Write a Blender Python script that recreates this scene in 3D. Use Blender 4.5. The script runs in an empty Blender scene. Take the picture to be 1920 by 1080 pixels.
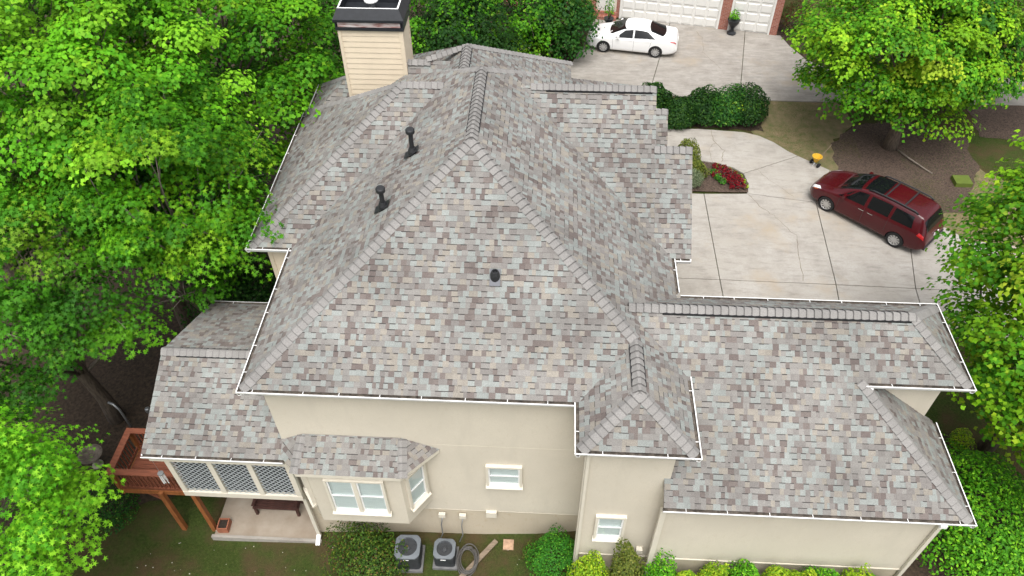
import bpy, bmesh, math, random
import numpy as np
from mathutils import Vector, Matrix

# ------------------------------------------------------------------ camera
scene = bpy.context.scene
COL = scene.collection
CAM_Z = 21.1
FPX = 1431.0
PITCH, ROLL, YAW = math.radians(46.32), math.radians(0.587), math.radians(-3.42)

def cam_axes():
    f = np.array([math.sin(YAW)*math.cos(PITCH), math.cos(YAW)*math.cos(PITCH), -math.sin(PITCH)])
    r = np.array([math.cos(YAW), -math.sin(YAW), 0.0])
    d = np.cross(f, r)
    c, s = math.cos(ROLL), math.sin(ROLL)
    return c*r + s*d, -s*r + c*d, f
RT, DN, FW = cam_axes()
cam_data = bpy.data.cameras.new('camera')
cam = bpy.data.objects.new('camera', cam_data)
COL.objects.link(cam)
cam_data.sensor_fit = 'HORIZONTAL'
cam_data.sensor_width = 36.0
cam_data.lens = 36.0*FPX/1920.0
cam_data.clip_start = 0.1
cam_data.clip_end = 2000.0
cam.matrix_world = Matrix(((RT[0], -DN[0], -FW[0], 0.0),
                           (RT[1], -DN[1], -FW[1], 0.0),
                           (RT[2], -DN[2], -FW[2], CAM_Z),
                           (0, 0, 0, 1)))
scene.camera = cam

# ------------------------------------------------------------------ world, sun, exposure
SUN_EL, SUN_AZ = math.radians(66), math.radians(178)      # azimuth clockwise from +Y
world = bpy.data.worlds.new('World')
scene.world = world
world.use_nodes = True
wn, wl = world.node_tree.nodes, world.node_tree.links
sky = wn.new('ShaderNodeTexSky')
sky.sky_type = 'NISHITA'
sky.sun_disc = False
sky.sun_elevation = SUN_EL
sky.sun_rotation = SUN_AZ
sky.air_density = 1.0
sky.dust_density = 6.0
sky.ozone_density = 1.0
hsv = wn.new('ShaderNodeHueSaturation')                   # thin high cloud: the blue is washed out
hsv.inputs['Saturation'].default_value = 0.22
wl.new(sky.outputs['Color'], hsv.inputs['Color'])
wl.new(hsv.outputs['Color'], wn['Background'].inputs['Color'])
wn['Background'].inputs['Strength'].default_value = 0.15
sun_data = bpy.data.lights.new('sun', 'SUN')
sun_data.energy = 1.0
sun_data.angle = math.radians(38)
sun_data.color = (1.0, 0.965, 0.91)
sun = bpy.data.objects.new('sun', sun_data)
COL.objects.link(sun)
sd = Vector((math.sin(SUN_AZ)*math.cos(SUN_EL), math.cos(SUN_AZ)*math.cos(SUN_EL), math.sin(SUN_EL)))
sun.rotation_euler = sd.to_track_quat('Z', 'Y').to_euler()
scene.view_settings.view_transform = 'Standard'
scene.view_settings.look = 'None'
scene.view_settings.gamma = 1.0
scene.view_settings.use_curve_mapping = False
scene.view_settings.exposure = 0.75
scene.cycles.max_bounces = 6
scene.cycles.diffuse_bounces = 3
scene.cycles.transparent_max_bounces = 8

# ------------------------------------------------------------------ helpers
rng = np.random.default_rng(7)
random.seed(7)

def pix(p):
    """world point(s) -> pixel of the 1920 photograph (used only to rank which pieces show largest)"""
    q = np.atleast_2d(np.asarray(p, float)) - np.array([0, 0, CAM_Z])
    z = q @ FW
    return np.stack([q @ RT/z*FPX + 960, q @ DN/z*FPX + 540], 1)

def ray_at(px, dist):
    d = np.array([(px[0]-960)/FPX, (px[1]-540)/FPX, 1.0])
    d = d[0]*RT + d[1]*DN + d[2]*FW
    return np.array([0, 0, CAM_Z]) + d/np.linalg.norm(d)*dist

def tag(o, label, cat, group=None):
    o['label'] = label
    o['category'] = cat
    if group: o['group'] = group
    return o

def empty(name, loc=(0, 0, 0), rz=0.0, label=None, cat=None, group=None):
    o = bpy.data.objects.new(name, None)
    o.empty_display_size = 0.3
    o.location = loc
    o.rotation_euler = (0, 0, rz)
    COL.objects.link(o)
    if label: tag(o, label, cat, group)
    return o

def link(name, me, parent=None, mats=None):
    if mats and not me.materials:
        for m in mats: me.materials.append(m)
    o = bpy.data.objects.new(name, me)
    COL.objects.link(o)
    if parent is not None: o.parent = parent
    return o

class MB:
    """collects shapes into one mesh"""
    def __init__(s): s.v = []; s.f = []; s.m = []; s.c = []
    def add(s, verts, faces, mat=0, col=None):
        b = len(s.v)
        s.v.extend([tuple(map(float, p)) for p in verts])
        for f in faces:
            s.f.append([b+i for i in f]); s.m.append(mat); s.c.append(col)
        return s
    def box(s, x0, x1, y0, y1, z0, z1, mat=0, M=None, col=None):
        vs = [(x, y, z) for z in (z0, z1) for y in (y0, y1) for x in (x0, x1)]
        if M is not None: vs = [M @ Vector(p) for p in vs]
        return s.add(vs, [(0, 2, 3, 1), (4, 5, 7, 6), (0, 1, 5, 4), (2, 6, 7, 3), (0, 4, 6, 2), (1, 3, 7, 5)], mat, col)
    def beam(s, a, b, w, h, mat=0, up=(0, 0, 1)):
        a, b = Vector(a), Vector(b); d = (b-a).normalized(); u = Vector(up)
        if abs(d.dot(u)) > 0.98: u = Vector((0, 1, 0))
        sd_ = d.cross(u).normalized(); u = sd_.cross(d)
        vs = []
        for p in (a, b):
            for i, j in ((-1, -1), (1, -1), (1, 1), (-1, 1)):
                vs.append(p + sd_*(i*w/2) + u*(j*h/2))
        return s.add(vs, [(3, 2, 1, 0), (4, 5, 6, 7), (0, 1, 5, 4), (1, 2, 6, 5), (2, 3, 7, 6), (3, 0, 4, 7)], mat)
    def tube(s, pts, rad, n=8, mat=0, cap=True):
        pts = [Vector(p) for p in pts]; rad = rad if hasattr(rad, '__len__') else [rad]*len(pts)
        vs = []; fs = []; prev = None
        for i, p in enumerate(pts):
            d = (pts[min(i+1, len(pts)-1)] - pts[max(i-1, 0)]).normalized()
            if prev is None:
                u = Vector((0, 0, 1)) if abs(d.z) < 0.9 else Vector((1, 0, 0))
                u = (u - d*u.dot(d)).normalized()
            else:
                u = (prev - d*prev.dot(d)).normalized()
            prev = u; w = d.cross(u)
            for k in range(n):
                a = 2*math.pi*k/n
                vs.append(p + (u*math.cos(a) + w*math.sin(a))*rad[i])
        for i in range(len(pts)-1):
            for k in range(n):
                k2 = (k+1) % n
                fs.append((i*n+k, i*n+k2, (i+1)*n+k2, (i+1)*n+k))
        if cap:
            fs.append(tuple(reversed(range(n)))); fs.append(tuple((len(pts)-1)*n+k for k in range(n)))
        return s.add(vs, fs, mat)
    def lathe(s, prof, c=(0, 0, 0), n=16, mat=0, M=None):
        vs = []; fs = []
        for r, z in prof:
            for k in range(n):
                a = 2*math.pi*k/n
                p = Vector((r*math.cos(a), r*math.sin(a), z))
                p = (M @ p) if M is not None else p + Vector(c)
                vs.append(p)
        for i in range(len(prof)-1):
            for k in range(n):
                k2 = (k+1) % n
                fs.append((i*n+k, i*n+k2, (i+1)*n+k2, (i+1)*n+k))
        fs.append(tuple(reversed(range(n)))); fs.append(tuple((len(prof)-1)*n+k for k in range(n)))
        return s.add(vs, fs, mat)
    def prism(s, poly, z0, z1, mat=0):
        n = len(poly)
        vs = [(x, y, z0) for x, y in poly] + [(x, y, z1) for x, y in poly]
        fs = [tuple(reversed(range(n))), tuple(range(n, 2*n))] + [(i, (i+1) % n, n+(i+1) % n, n+i) for i in range(n)]
        return s.add(vs, fs, mat)
    def build(s, name, mats, parent=None, smooth=False, kind=None):
        me = bpy.data.meshes.new(name)
        me.from_pydata(s.v, [], s.f)
        if not isinstance(mats, (list, tuple)): mats = [mats]
        for m in mats: me.materials.append(m)
        me.polygons.foreach_set('material_index', s.m)
        if any(c is not None for c in s.c):
            at = me.color_attributes.new('Col', 'FLOAT_COLOR', 'CORNER')
            buf = []
            for p, c in zip(me.polygons, s.c):
                c = c or (0.5, 0.5, 0.5)
                buf.extend((c[0], c[1], c[2], 1.0)*p.loop_total)
            at.data.foreach_set('color', buf)
        if smooth: me.polygons.foreach_set('use_smooth', [True]*len(me.polygons))
        me.update()
        o = link(name, me, parent)
        if kind: o['kind'] = kind
        return o

# ------------------------------------------------------------------ materials
def srgb(r, g, b):
    f = lambda c: (c/255/12.92) if c/255 <= 0.04045 else ((c/255+0.055)/1.055)**2.4
    return (f(r), f(g), f(b), 1.0)

def mat(name, col, rough=0.7, var=0.0, scale=4.0, metal=0.0, spec=0.4, bump=0.0, bscale=40.0, col2=None, coat=0.0, detail=4.0, stretch=None):
    m = bpy.data.materials.new(name); m.use_nodes = True
    n, l = m.node_tree.nodes, m.node_tree.links
    b = n['Principled BSDF']
    b.inputs['Roughness'].default_value = rough
    b.inputs['Metallic'].default_value = metal
    b.inputs['Specular IOR Level'].default_value = spec
    b.inputs['Coat Weight'].default_value = coat
    c = tuple(col[:3]) + (1.0,)
    tc = n.new('ShaderNodeTexCoord')
    src = tc.outputs['Object']
    if stretch:
        mp = n.new('ShaderNodeMapping'); mp.inputs['Scale'].default_value = stretch
        l.new(src, mp.inputs['Vector']); src = mp.outputs['Vector']
    if var or col2:
        t = n.new('ShaderNodeTexNoise'); t.inputs['Scale'].default_value = scale; t.inputs['Detail'].default_value = detail
        t.inputs['Roughness'].default_value = 0.6
        l.new(src, t.inputs['Vector'])
        mx = n.new('ShaderNodeMix'); mx.data_type = 'RGBA'
        c2 = tuple(col2[:3]) + (1.0,) if col2 else tuple(min(1, x*(1+var)) for x in c[:3]) + (1.0,)
        c1 = c if col2 else tuple(x*(1-var) for x in c[:3]) + (1.0,)
        mx.inputs['A'].default_value = c1; mx.inputs['B'].default_value = c2
        rp = n.new('ShaderNodeMapRange'); rp.inputs['From Min'].default_value = 0.32; rp.inputs['From Max'].default_value = 0.68
        l.new(t.outputs['Fac'], rp.inputs['Value']); l.new(rp.outputs['Result'], mx.inputs['Factor'])
        l.new(mx.outputs['Result'], b.inputs['Base Color'])
    else:
        b.inputs['Base Color'].default_value = c
    if bump:
        t2 = n.new('ShaderNodeTexNoise'); t2.inputs['Scale'].default_value = bscale; t2.inputs['Detail'].default_value = 4
        l.new(src, t2.inputs['Vector'])
        bp = n.new('ShaderNodeBump'); bp.inputs['Strength'].default_value = bump; bp.inputs['Distance'].default_value = 0.02
        l.new(t2.outputs['Fac'], bp.inputs['Height']); l.new(bp.outputs['Normal'], b.inputs['Normal'])
    return m

def attr_mat(name, rough=0.8, grain=0.25, gscale=120.0, spec=0.3, trans=0.0, weather=0.0):
    """colour from the per-piece attribute, times fine grain"""
    m = bpy.data.materials.new(name); m.use_nodes = True
    n, l = m.node_tree.nodes, m.node_tree.links
    b = n['Principled BSDF']; b.inputs['Roughness'].default_value = rough; b.inputs['Specular IOR Level'].default_value = spec
    a = n.new('ShaderNodeAttribute'); a.attribute_name = 'Col'
    out = a.outputs['Color']
    if grain:
        g = n.new('ShaderNodeNewGeometry')
        t = n.new('ShaderNodeTexNoise'); t.inputs['Scale'].default_value = gscale; t.inputs['Detail'].default_value = 3
        l.new(g.outputs['Position'], t.inputs['Vector'])
        rp = n.new('ShaderNodeMapRange'); rp.inputs['From Min'].default_value = 0.3; rp.inputs['From Max'].default_value = 0.7
        rp.inputs['To Min'].default_value = 1-grain; rp.inputs['To Max'].default_value = 1+grain
        l.new(t.outputs['Fac'], rp.inputs['Value'])
        vm = n.new('ShaderNodeVectorMath'); vm.operation = 'SCALE'
        l.new(out, vm.inputs[0]); l.new(rp.outputs['Result'], vm.inputs['Scale']); out = vm.outputs[0]
        if weather:
            t2 = n.new('ShaderNodeTexNoise'); t2.inputs['Scale'].default_value = 0.6; t2.inputs['Detail'].default_value = 5
            l.new(g.outputs['Position'], t2.inputs['Vector'])
            r2 = n.new('ShaderNodeMapRange'); r2.inputs['From Min'].default_value = 0.35; r2.inputs['From Max'].default_value = 0.65
            r2.inputs['To Min'].default_value = 1-weather; r2.inputs['To Max'].default_value = 1+weather*0.6
            l.new(t2.outputs['Fac'], r2.inputs['Value'])
            v2 = n.new('ShaderNodeVectorMath'); v2.operation = 'SCALE'
            l.new(out, v2.inputs[0]); l.new(r2.outputs['Result'], v2.inputs['Scale']); out = v2.outputs[0]
    l.new(out, b.inputs['Base Color'])
    if trans:
        tr = n.new('ShaderNodeBsdfTranslucent'); l.new(out, tr.inputs['Color'])
        mx = n.new('ShaderNodeMixShader'); mx.inputs['Fac'].default_value = trans
        l.new(b.outputs['BSDF'], mx.inputs[1]); l.new(tr.outputs['BSDF'], mx.inputs[2])
        l.new(mx.outputs['Shader'], n['Material Output'].inputs['Surface'])
    return m

def glass_mat(name, tint=(0.9, 0.95, 0.95), refl=0.12, rough=0.02):
    m = bpy.data.materials.new(name); m.use_nodes = True
    n, l = m.node_tree.nodes, m.node_tree.links
    n.remove(n['Principled BSDF'])
    tr = n.new('ShaderNodeBsdfTransparent'); tr.inputs['Color'].default_value = (*tint, 1)
    gl = n.new('ShaderNodeBsdfGlossy'); gl.inputs['Roughness'].default_value = rough
    lw = n.new('ShaderNodeLayerWeight'); lw.inputs['Blend'].default_value = 0.35
    rp = n.new('ShaderNodeMapRange'); rp.inputs['To Min'].default_value = refl*0.5; rp.inputs['To Max'].default_value = min(1, refl*4)
    l.new(lw.outputs['Fresnel'], rp.inputs['Value'])
    mx = n.new('ShaderNodeMixShader'); l.new(rp.outputs['Result'], mx.inputs['Fac'])
    l.new(tr.outputs['BSDF'], mx.inputs[1]); l.new(gl.outputs['BSDF'], mx.inputs[2])
    l.new(mx.outputs['Shader'], n['Material Output'].inputs['Surface'])
    return m

M_shingle = attr_mat('asphalt_shingle', 0.92, 0.22, 55.0, 0.2, weather=0.15)
def stucco(name, c, dirt):
    m = bpy.data.materials.new(name); m.use_nodes = True
    n, l = m.node_tree.nodes, m.node_tree.links
    b = n['Principled BSDF']; b.inputs['Roughness'].default_value = 0.92; b.inputs['Specular IOR Level'].default_value = 0.2
    g = n.new('ShaderNodeNewGeometry')
    def noise(sc, st, det=6, ro=.6):
        mp = n.new('ShaderNodeMapping'); mp.inputs['Scale'].default_value = st; l.new(g.outputs['Position'], mp.inputs['Vector'])
        t = n.new('ShaderNodeTexNoise'); t.inputs['Scale'].default_value = sc; t.inputs['Detail'].default_value = det; t.inputs['Roughness'].default_value = ro
        l.new(mp.outputs['Vector'], t.inputs['Vector']); return t.outputs['Fac']
    def mixc(f, a, b_, A, B):
        r = n.new('ShaderNodeMapRange'); r.inputs['From Min'].default_value = a; r.inputs['From Max'].default_value = b_; l.new(f, r.inputs['Value'])
        x = n.new('ShaderNodeMix'); x.data_type = 'RGBA'; l.new(r.outputs['Result'], x.inputs['Factor'])
        for k, c_ in (('A', A), ('B', B)):
            if isinstance(c_, tuple): x.inputs[k].default_value = (*c_, 1)
            else: l.new(c_, x.inputs[k])
        return x.outputs['Result']
    q = lambda k: tuple(v*k for v in c)
    o = mixc(noise(.55, (1, 1, 1)), .38, .62, q(.94), q(1.05))
    o = mixc(noise(1.6, (1, 1, .22)), .54, .78, o, q(.86))
    o = mixc(noise(7, (1, 1, .5), 8, .7), .55, .80, o, dirt)
    o = mixc(noise(45, (1, 1, 1), 3), .35, .75, o, q(.90))
    l.new(o, b.inputs['Base Color'])
    bp = n.new('ShaderNodeBump'); bp.inputs['Strength'].default_value = .25; bp.inputs['Distance'].default_value = .01
    l.new(noise(90, (1, 1, 1), 3), bp.inputs['Height']); l.new(bp.outputs['Normal'], b.inputs['Normal'])
    return m
M_stucco = stucco('stucco_cream', (0.585, 0.535, 0.443), (0.50, 0.44, 0.34))
M_found = stucco('stucco_foundation', (0.52, 0.455, 0.35), (0.40, 0.30, 0.19))
M_trim = mat('trim_cream', (0.62, 0.575, 0.485), 0.6, 0.04, 3)
M_lap = mat('lap_siding', (0.66, 0.565, 0.43), 0.65, 0.05, 1.5)
M_white = mat('gutter_white', (0.80, 0.80, 0.79), 0.45, 0.05, 6)
M_debris = mat('gutter_debris', (0.10, 0.085, 0.07), 0.95, 0.6, 9)
M_deckwood = mat('roof_deck', (0.12, 0.10, 0.09), 0.9)
M_black = mat('black_metal', (0.018, 0.02, 0.024), 0.38, 0.2, 5)
M_blackplastic = mat('black_plastic', (0.02, 0.021, 0.023), 0.5)
M_vent = mat('ridge_vent', (0.015, 0.015, 0.016), 0.8)
M_cap = attr_mat('ridge_cap_shingle', 0.92, 0.2, 60.0, 0.2, weather=0.08)
M_blind = mat('window_blind', (0.80, 0.83, 0.82), 0.8, 0.06, 2, stretch=(1, 1, 14))
M_glass = glass_mat('window_glass', (0.93, 0.98, 0.98), 0.14)
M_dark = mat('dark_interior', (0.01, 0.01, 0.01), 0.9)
M_redwood = mat('stained_wood', (0.20, 0.065, 0.035), 0.6, 0.25, 3, stretch=(1, 6, 6), bump=0.1)
M_post = mat('stained_post', (0.27, 0.095, 0.03), 0.6, 0.25, 3, stretch=(6, 6, 1))
M_lattice = mat('lattice_grey', (0.36, 0.39, 0.40), 0.6)
M_conc = None
M_bark = mat('bark', (0.11, 0.085, 0.065), 0.95, 0.4, 6, bump=0.6, bscale=14, stretch=(3, 3, 0.6))
M_twig = mat('twig_bark', (0.20, 0.17, 0.14), 0.9, 0.3, 6)
M_brown = mat('bench_brown', (0.065, 0.028, 0.022), 0.6, 0.3, 4)
M_terra = mat('planter_box', (0.30, 0.11, 0.06), 0.7, 0.2, 4)
M_soil = mat('potting_soil', (0.03, 0.022, 0.016), 0.95, 0.4, 12)
M_galv = mat('galvanised', (0.35, 0.36, 0.37), 0.4, 0.2, 5, metal=0.7)
M_wood = mat('weathered_plank', (0.20, 0.155, 0.11), 0.85, 0.3, 3, stretch=(1, 8, 8))
# ------------------------------------------------------------------ ground
def concrete_mat(name='driveway_concrete', K=1.0, dirty=0.0):
    m = bpy.data.materials.new(name); m.use_nodes = True
    n, l = m.node_tree.nodes, m.node_tree.links
    b = n['Principled BSDF']; b.inputs['Roughness'].default_value = 0.88; b.inputs['Specular IOR Level'].default_value = 0.25
    sc = lambda *v: tuple(q*K for q in v)
    g = n.new('ShaderNodeNewGeometry')
    def noise(scale, det=5, rough=0.62, st=None):
        t = n.new('ShaderNodeTexNoise'); t.inputs['Scale'].default_value = scale; t.inputs['Detail'].default_value = det; t.inputs['Roughness'].default_value = rough
        if st:
            mp = n.new('ShaderNodeMapping'); mp.inputs['Scale'].default_value = st; mp.inputs['Rotation'].default_value = (0, 0, 0.5)
            l.new(g.outputs['Position'], mp.inputs['Vector']); l.new(mp.outputs['Vector'], t.inputs['Vector'])
        else: l.new(g.outputs['Position'], t.inputs['Vector'])
        return t.outputs['Fac']
    def ramp(f, a, b_):
        r = n.new('ShaderNodeMapRange'); r.inputs['From Min'].default_value = a; r.inputs['From Max'].default_value = b_
        l.new(f, r.inputs['Value']); return r.outputs['Result']
    def mixc(fac, A, B):
        x = n.new('ShaderNodeMix'); x.data_type = 'RGBA'
        l.new(fac, x.inputs['Factor'])
        for k, c in (('A', A), ('B', B)):
            if isinstance(c, tuple): x.inputs[k].default_value = (*c, 1)
            else: l.new(c, x.inputs[k])
        return x.outputs['Result']
    c = mixc(ramp(noise(0.35), 0.35, 0.65), sc(0.325, 0.300, 0.262), sc(0.385, 0.365, 0.335))
    c = mixc(ramp(noise(0.9, 7, 0.72), 0.47-dirty, 0.70-dirty), c, sc(0.25, 0.228, 0.20))
    c = mixc(ramp(noise(1.1, 8, 0.78, (1, 4, 1)), 0.50-dirty, 0.74-dirty), c, sc(0.17, 0.152, 0.134))
    c = mixc(ramp(noise(0.3, 4), 0.55, 0.70), c, sc(0.33, 0.27, 0.195))
    c = mixc(ramp(noise(14, 6, 0.7), 0.35, 0.85), c, sc(0.30, 0.28, 0.255))
    l.new(c, b.inputs['Base Color'])
    bp = n.new('ShaderNodeBump'); bp.inputs['Strength'].default_value = 0.2; bp.inputs['Distance'].default_value = 0.01
    l.new(noise(60, 3), bp.inputs['Height']); l.new(bp.outputs['Normal'], b.inputs['Normal'])
    return m
M_conc = concrete_mat('driveway_concrete', 1.08)
M_conc2 = concrete_mat('apron_concrete', 1.0, 0.05)
M_crack = mat('crack_dirt', (0.14, 0.105, 0.07), 0.95, 0.4, 8)
M_mulch = mat('mulch', (0.030, 0.020, 0.015), 0.95, scale=16, col2=(0.12, 0.083, 0.062), detail=8, bump=0.9, bscale=22)
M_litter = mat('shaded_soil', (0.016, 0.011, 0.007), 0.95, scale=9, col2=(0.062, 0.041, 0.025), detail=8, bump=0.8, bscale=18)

def ground_mat():
    m = bpy.data.materials.new('lawn_ground'); m.use_nodes = True
    n, l = m.node_tree.nodes, m.node_tree.links
    b = n['Principled BSDF']; b.inputs['Roughness'].default_value = 0.95; b.inputs['Specular IOR Level'].default_value = 0.1
    g = n.new('ShaderNodeNewGeometry')
    def noise(s, d=6, r=0.65):
        t = n.new('ShaderNodeTexNoise'); t.inputs['Scale'].default_value = s; t.inputs['Detail'].default_value = d; t.inputs['Roughness'].default_value = r
        l.new(g.outputs['Position'], t.inputs['Vector']); return t.outputs['Fac']
    def mixc(f, a, b_, A, B):
        r = n.new('ShaderNodeMapRange'); r.inputs['From Min'].default_value = a; r.inputs['From Max'].default_value = b_
        l.new(f, r.inputs['Value'])
        x = n.new('ShaderNodeMix'); x.data_type = 'RGBA'; l.new(r.outputs['Result'], x.inputs['Factor'])
        for k, c in (('A', A), ('B', B)):
            if isinstance(c, tuple): x.inputs[k].default_value = (*c, 1)
            else: l.new(c, x.inputs[k])
        return x.outputs['Result']
    c = mixc(noise(14), 0.3, 0.7, (0.024, 0.040, 0.009), (0.062, 0.085, 0.020))
    c = mixc(noise(0.8), 0.42, 0.62, c, (0.075, 0.054, 0.027))
    c = mixc(noise(5.0), 0.62, 0.78, c, (0.07, 0.052, 0.028))
    l.new(c, b.inputs['Base Color'])
    bp = n.new('ShaderNodeBump'); bp.inputs['Strength'].default_value = 0.8; bp.inputs['Distance'].default_value = 0.04
    l.new(noise(28), bp.inputs['Height']); l.new(bp.outputs['Normal'], b.inputs['Normal'])
    return m
M_ground = ground_mat()

SX = [-200, -30, -12, -7, -4, -1.7, 0, 1.2, 3, 5, 8, 300]
SZ = [-3.0, -2.6, -2.1, -1.95, -1.58, -1.54, -1.35, -1.05, -0.55, -0.2, -0.06, -0.06]
def hgt(x, y):
    x = np.asarray(x, float); y = np.asarray(y, float)
    s = np.interp(x, SX, SZ)
    nrt = np.interp(x, [-200, -30, -12, -8, -1.5, 300], [-3.0, -2.6, -2.1, -1.7, -0.06, -0.06])
    t = np.clip((y-12.5)/3.0, 0, 1); t = t*t*(3-2*t)
    z = s*(1-t) + nrt*t
    return z + 0.02*np.sin(x*0.9+1.3)*np.sin(y*0.8)*(np.abs(x-9) > 9.5)

def grid_sheet(name, xs, ys, mats, kind='structure', lift=0.0):
    X, Y = np.meshgrid(xs, ys); Zz = hgt(X, Y) + lift
    v = np.stack([X.ravel(), Y.ravel(), Zz.ravel()], 1)
    nx = len(xs); f = []
    for j in range(len(ys)-1):
        for i in range(nx-1):
            a = j*nx+i; f.append((a, a+1, a+nx+1, a+nx))
    me = bpy.data.meshes.new(name); me.from_pydata(v.tolist(), [], f); me.materials.append(mats)
    me.polygons.foreach_set('use_smooth', [True]*len(me.polygons))
    o = link(name, me); o['kind'] = kind
    return o
gx = np.unique(np.concatenate([np.linspace(-400, -40, 13), np.linspace(-40, 40, 161), np.linspace(40, 400, 13)]))
gy = np.unique(np.concatenate([np.linspace(-300, -10, 9), np.linspace(-10, 60, 141), np.linspace(60, 500, 13)]))
ground = grid_sheet('ground', gx, gy, M_ground)

def blob_sheet(name, poly, m, lift=0.012, jitter=0.12, label=None, parent=None, n=7):
    """a bed laid on the terrain: outline subdivided and roughened, then filled"""
    pts = []
    for i, p in enumerate(poly):
        q = poly[(i+1) % len(poly)]
        k = max(2, int(math.hypot(q[0]-p[0], q[1]-p[1])/0.35))
        for t in range(k):
            pts.append((p[0]+(q[0]-p[0])*t/k + random.uniform(-jitter, jitter), p[1]+(q[1]-p[1])*t/k + random.uniform(-jitter, jitter)))
    bm = bmesh.new()
    vs = [bm.verts.new((x, y, 0)) for x, y in pts]
    bm.faces.new(vs)
    bmesh.ops.triangulate(bm, faces=bm.faces[:])
    for _ in range(3):
        bmesh.ops.subdivide_edges(bm, edges=[e for e in bm.edges if e.calc_length() > 0.7], cuts=1, use_grid_fill=False)
        bmesh.ops.triangulate(bm, faces=bm.faces[:])
    for v in bm.verts: v.co.z = float(hgt(v.co.x, v.co.y)) + lift
    bmesh.ops.recalc_face_normals(bm, faces=bm.faces[:])
    if bm.faces and sum(f.normal.z for f in bm.faces) < 0: bmesh.ops.reverse_faces(bm, faces=bm.faces[:])
    me = bpy.data.meshes.new(name); bm.to_mesh(me); bm.free(); me.materials.append(m)
    o = link(name, me, parent)
    if parent is None: o['kind'] = 'structure'
    return o
blob_sheet('mulch_bed', [(12.9, 27.9), (14.2, 27.0), (16.4, 25.2), (17.6, 25.4), (19.2, 28.4), (19.5, 31.0), (17.0, 32.2), (14.6, 31.6), (13.2, 30.2)], M_mulch, 0.02)
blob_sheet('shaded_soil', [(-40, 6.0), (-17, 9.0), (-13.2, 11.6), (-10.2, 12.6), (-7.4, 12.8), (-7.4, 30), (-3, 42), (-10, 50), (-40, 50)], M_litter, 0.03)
blob_sheet('mulch_bed', [(20.2, 31.0), (30, 29.5), (30, 36), (20.8, 36.5)], M_mulch, 0.02)
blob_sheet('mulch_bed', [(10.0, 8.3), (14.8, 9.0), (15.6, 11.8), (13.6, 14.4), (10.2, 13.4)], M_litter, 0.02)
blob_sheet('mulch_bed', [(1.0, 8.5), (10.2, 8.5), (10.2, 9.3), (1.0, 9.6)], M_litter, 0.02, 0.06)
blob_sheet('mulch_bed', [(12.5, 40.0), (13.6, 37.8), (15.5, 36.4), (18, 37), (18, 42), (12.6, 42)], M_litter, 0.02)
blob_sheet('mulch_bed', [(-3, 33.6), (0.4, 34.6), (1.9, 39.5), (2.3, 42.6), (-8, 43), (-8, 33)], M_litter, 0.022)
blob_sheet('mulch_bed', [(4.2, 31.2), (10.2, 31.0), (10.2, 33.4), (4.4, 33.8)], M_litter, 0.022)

M_worn = mat('worn_turf', (.105, .115, .040), .95, scale=3.0, col2=(.21, .155, .09), detail=9, bump=.8, bscale=30)
blob_sheet('worn_lawn', [(9.7, 33.8), (14.3, 33.9), (14.6, 31.8), (13.4, 30.4), (13.1, 27.9), (12.3, 27.8), (10.8, 29.0), (9.8, 30.2), (9.6, 31.0)], M_worn, .014, .10)
blob_sheet('worn_lawn', [(15.0, 25.4), (17.0, 23.3), (20.5, 22.9), (21.5, 26.0), (19.3, 28.6), (17.6, 26.0), (16.2, 25.8)], M_worn, .010, .15)
# driveway: separate slabs with real joints
drive = bpy.data.objects.new('driveway', None); COL.objects.link(drive); drive['kind'] = 'structure'
def slab(poly, parent, thick=0.10, top=0.0, gap=0.014, m=None):
    bm = bmesh.new()
    c = np.mean(np.array(poly), 0)
    vs = []
    n = len(poly)
    P = [np.array(p, float) for p in poly]
    ar = sum(P[i][0]*P[(i+1) % n][1]-P[(i+1) % n][0]*P[i][1] for i in range(n))
    if ar < 0: P = P[::-1]
    Q = []
    for i in range(n):                     # inset every edge by gap
        a, b, c_ = P[i-1], P[i], P[(i+1) % n]
        d1 = (b-a)/np.linalg.norm(b-a); d2 = (c_-b)/np.linalg.norm(c_-b)
        n1 = np.array([-d1[1], d1[0]]); n2 = np.array([-d2[1], d2[0]])
        k = n1+n2; k = k/max(0.3, np.dot(k, n1))
        Q.append(b+k*gap)
    top_v = [bm.verts.new((q[0], q[1], top)) for q in Q]
    f = bm.faces.new(top_v)
    r = bmesh.ops.extrude_face_region(bm, geom=[f])
    for v in r['geom']:
        if isinstance(v, bmesh.types.BMVert): v.co.z -= thick
    bmesh.ops.recalc_face_normals(bm, faces=bm.faces[:])
    te = [e for e in bm.edges if all(abs(v.co.z-top) < 1e-6 for v in e.verts)]
    bmesh.ops.bevel(bm, geom=te, offset=0.008, segments=1, affect='EDGES')
    me = bpy.data.meshes.new('slab'); bm.to_mesh(me); bm.free(); me.materials.append(m or M_conc)
    return link('slab', me, parent)
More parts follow.
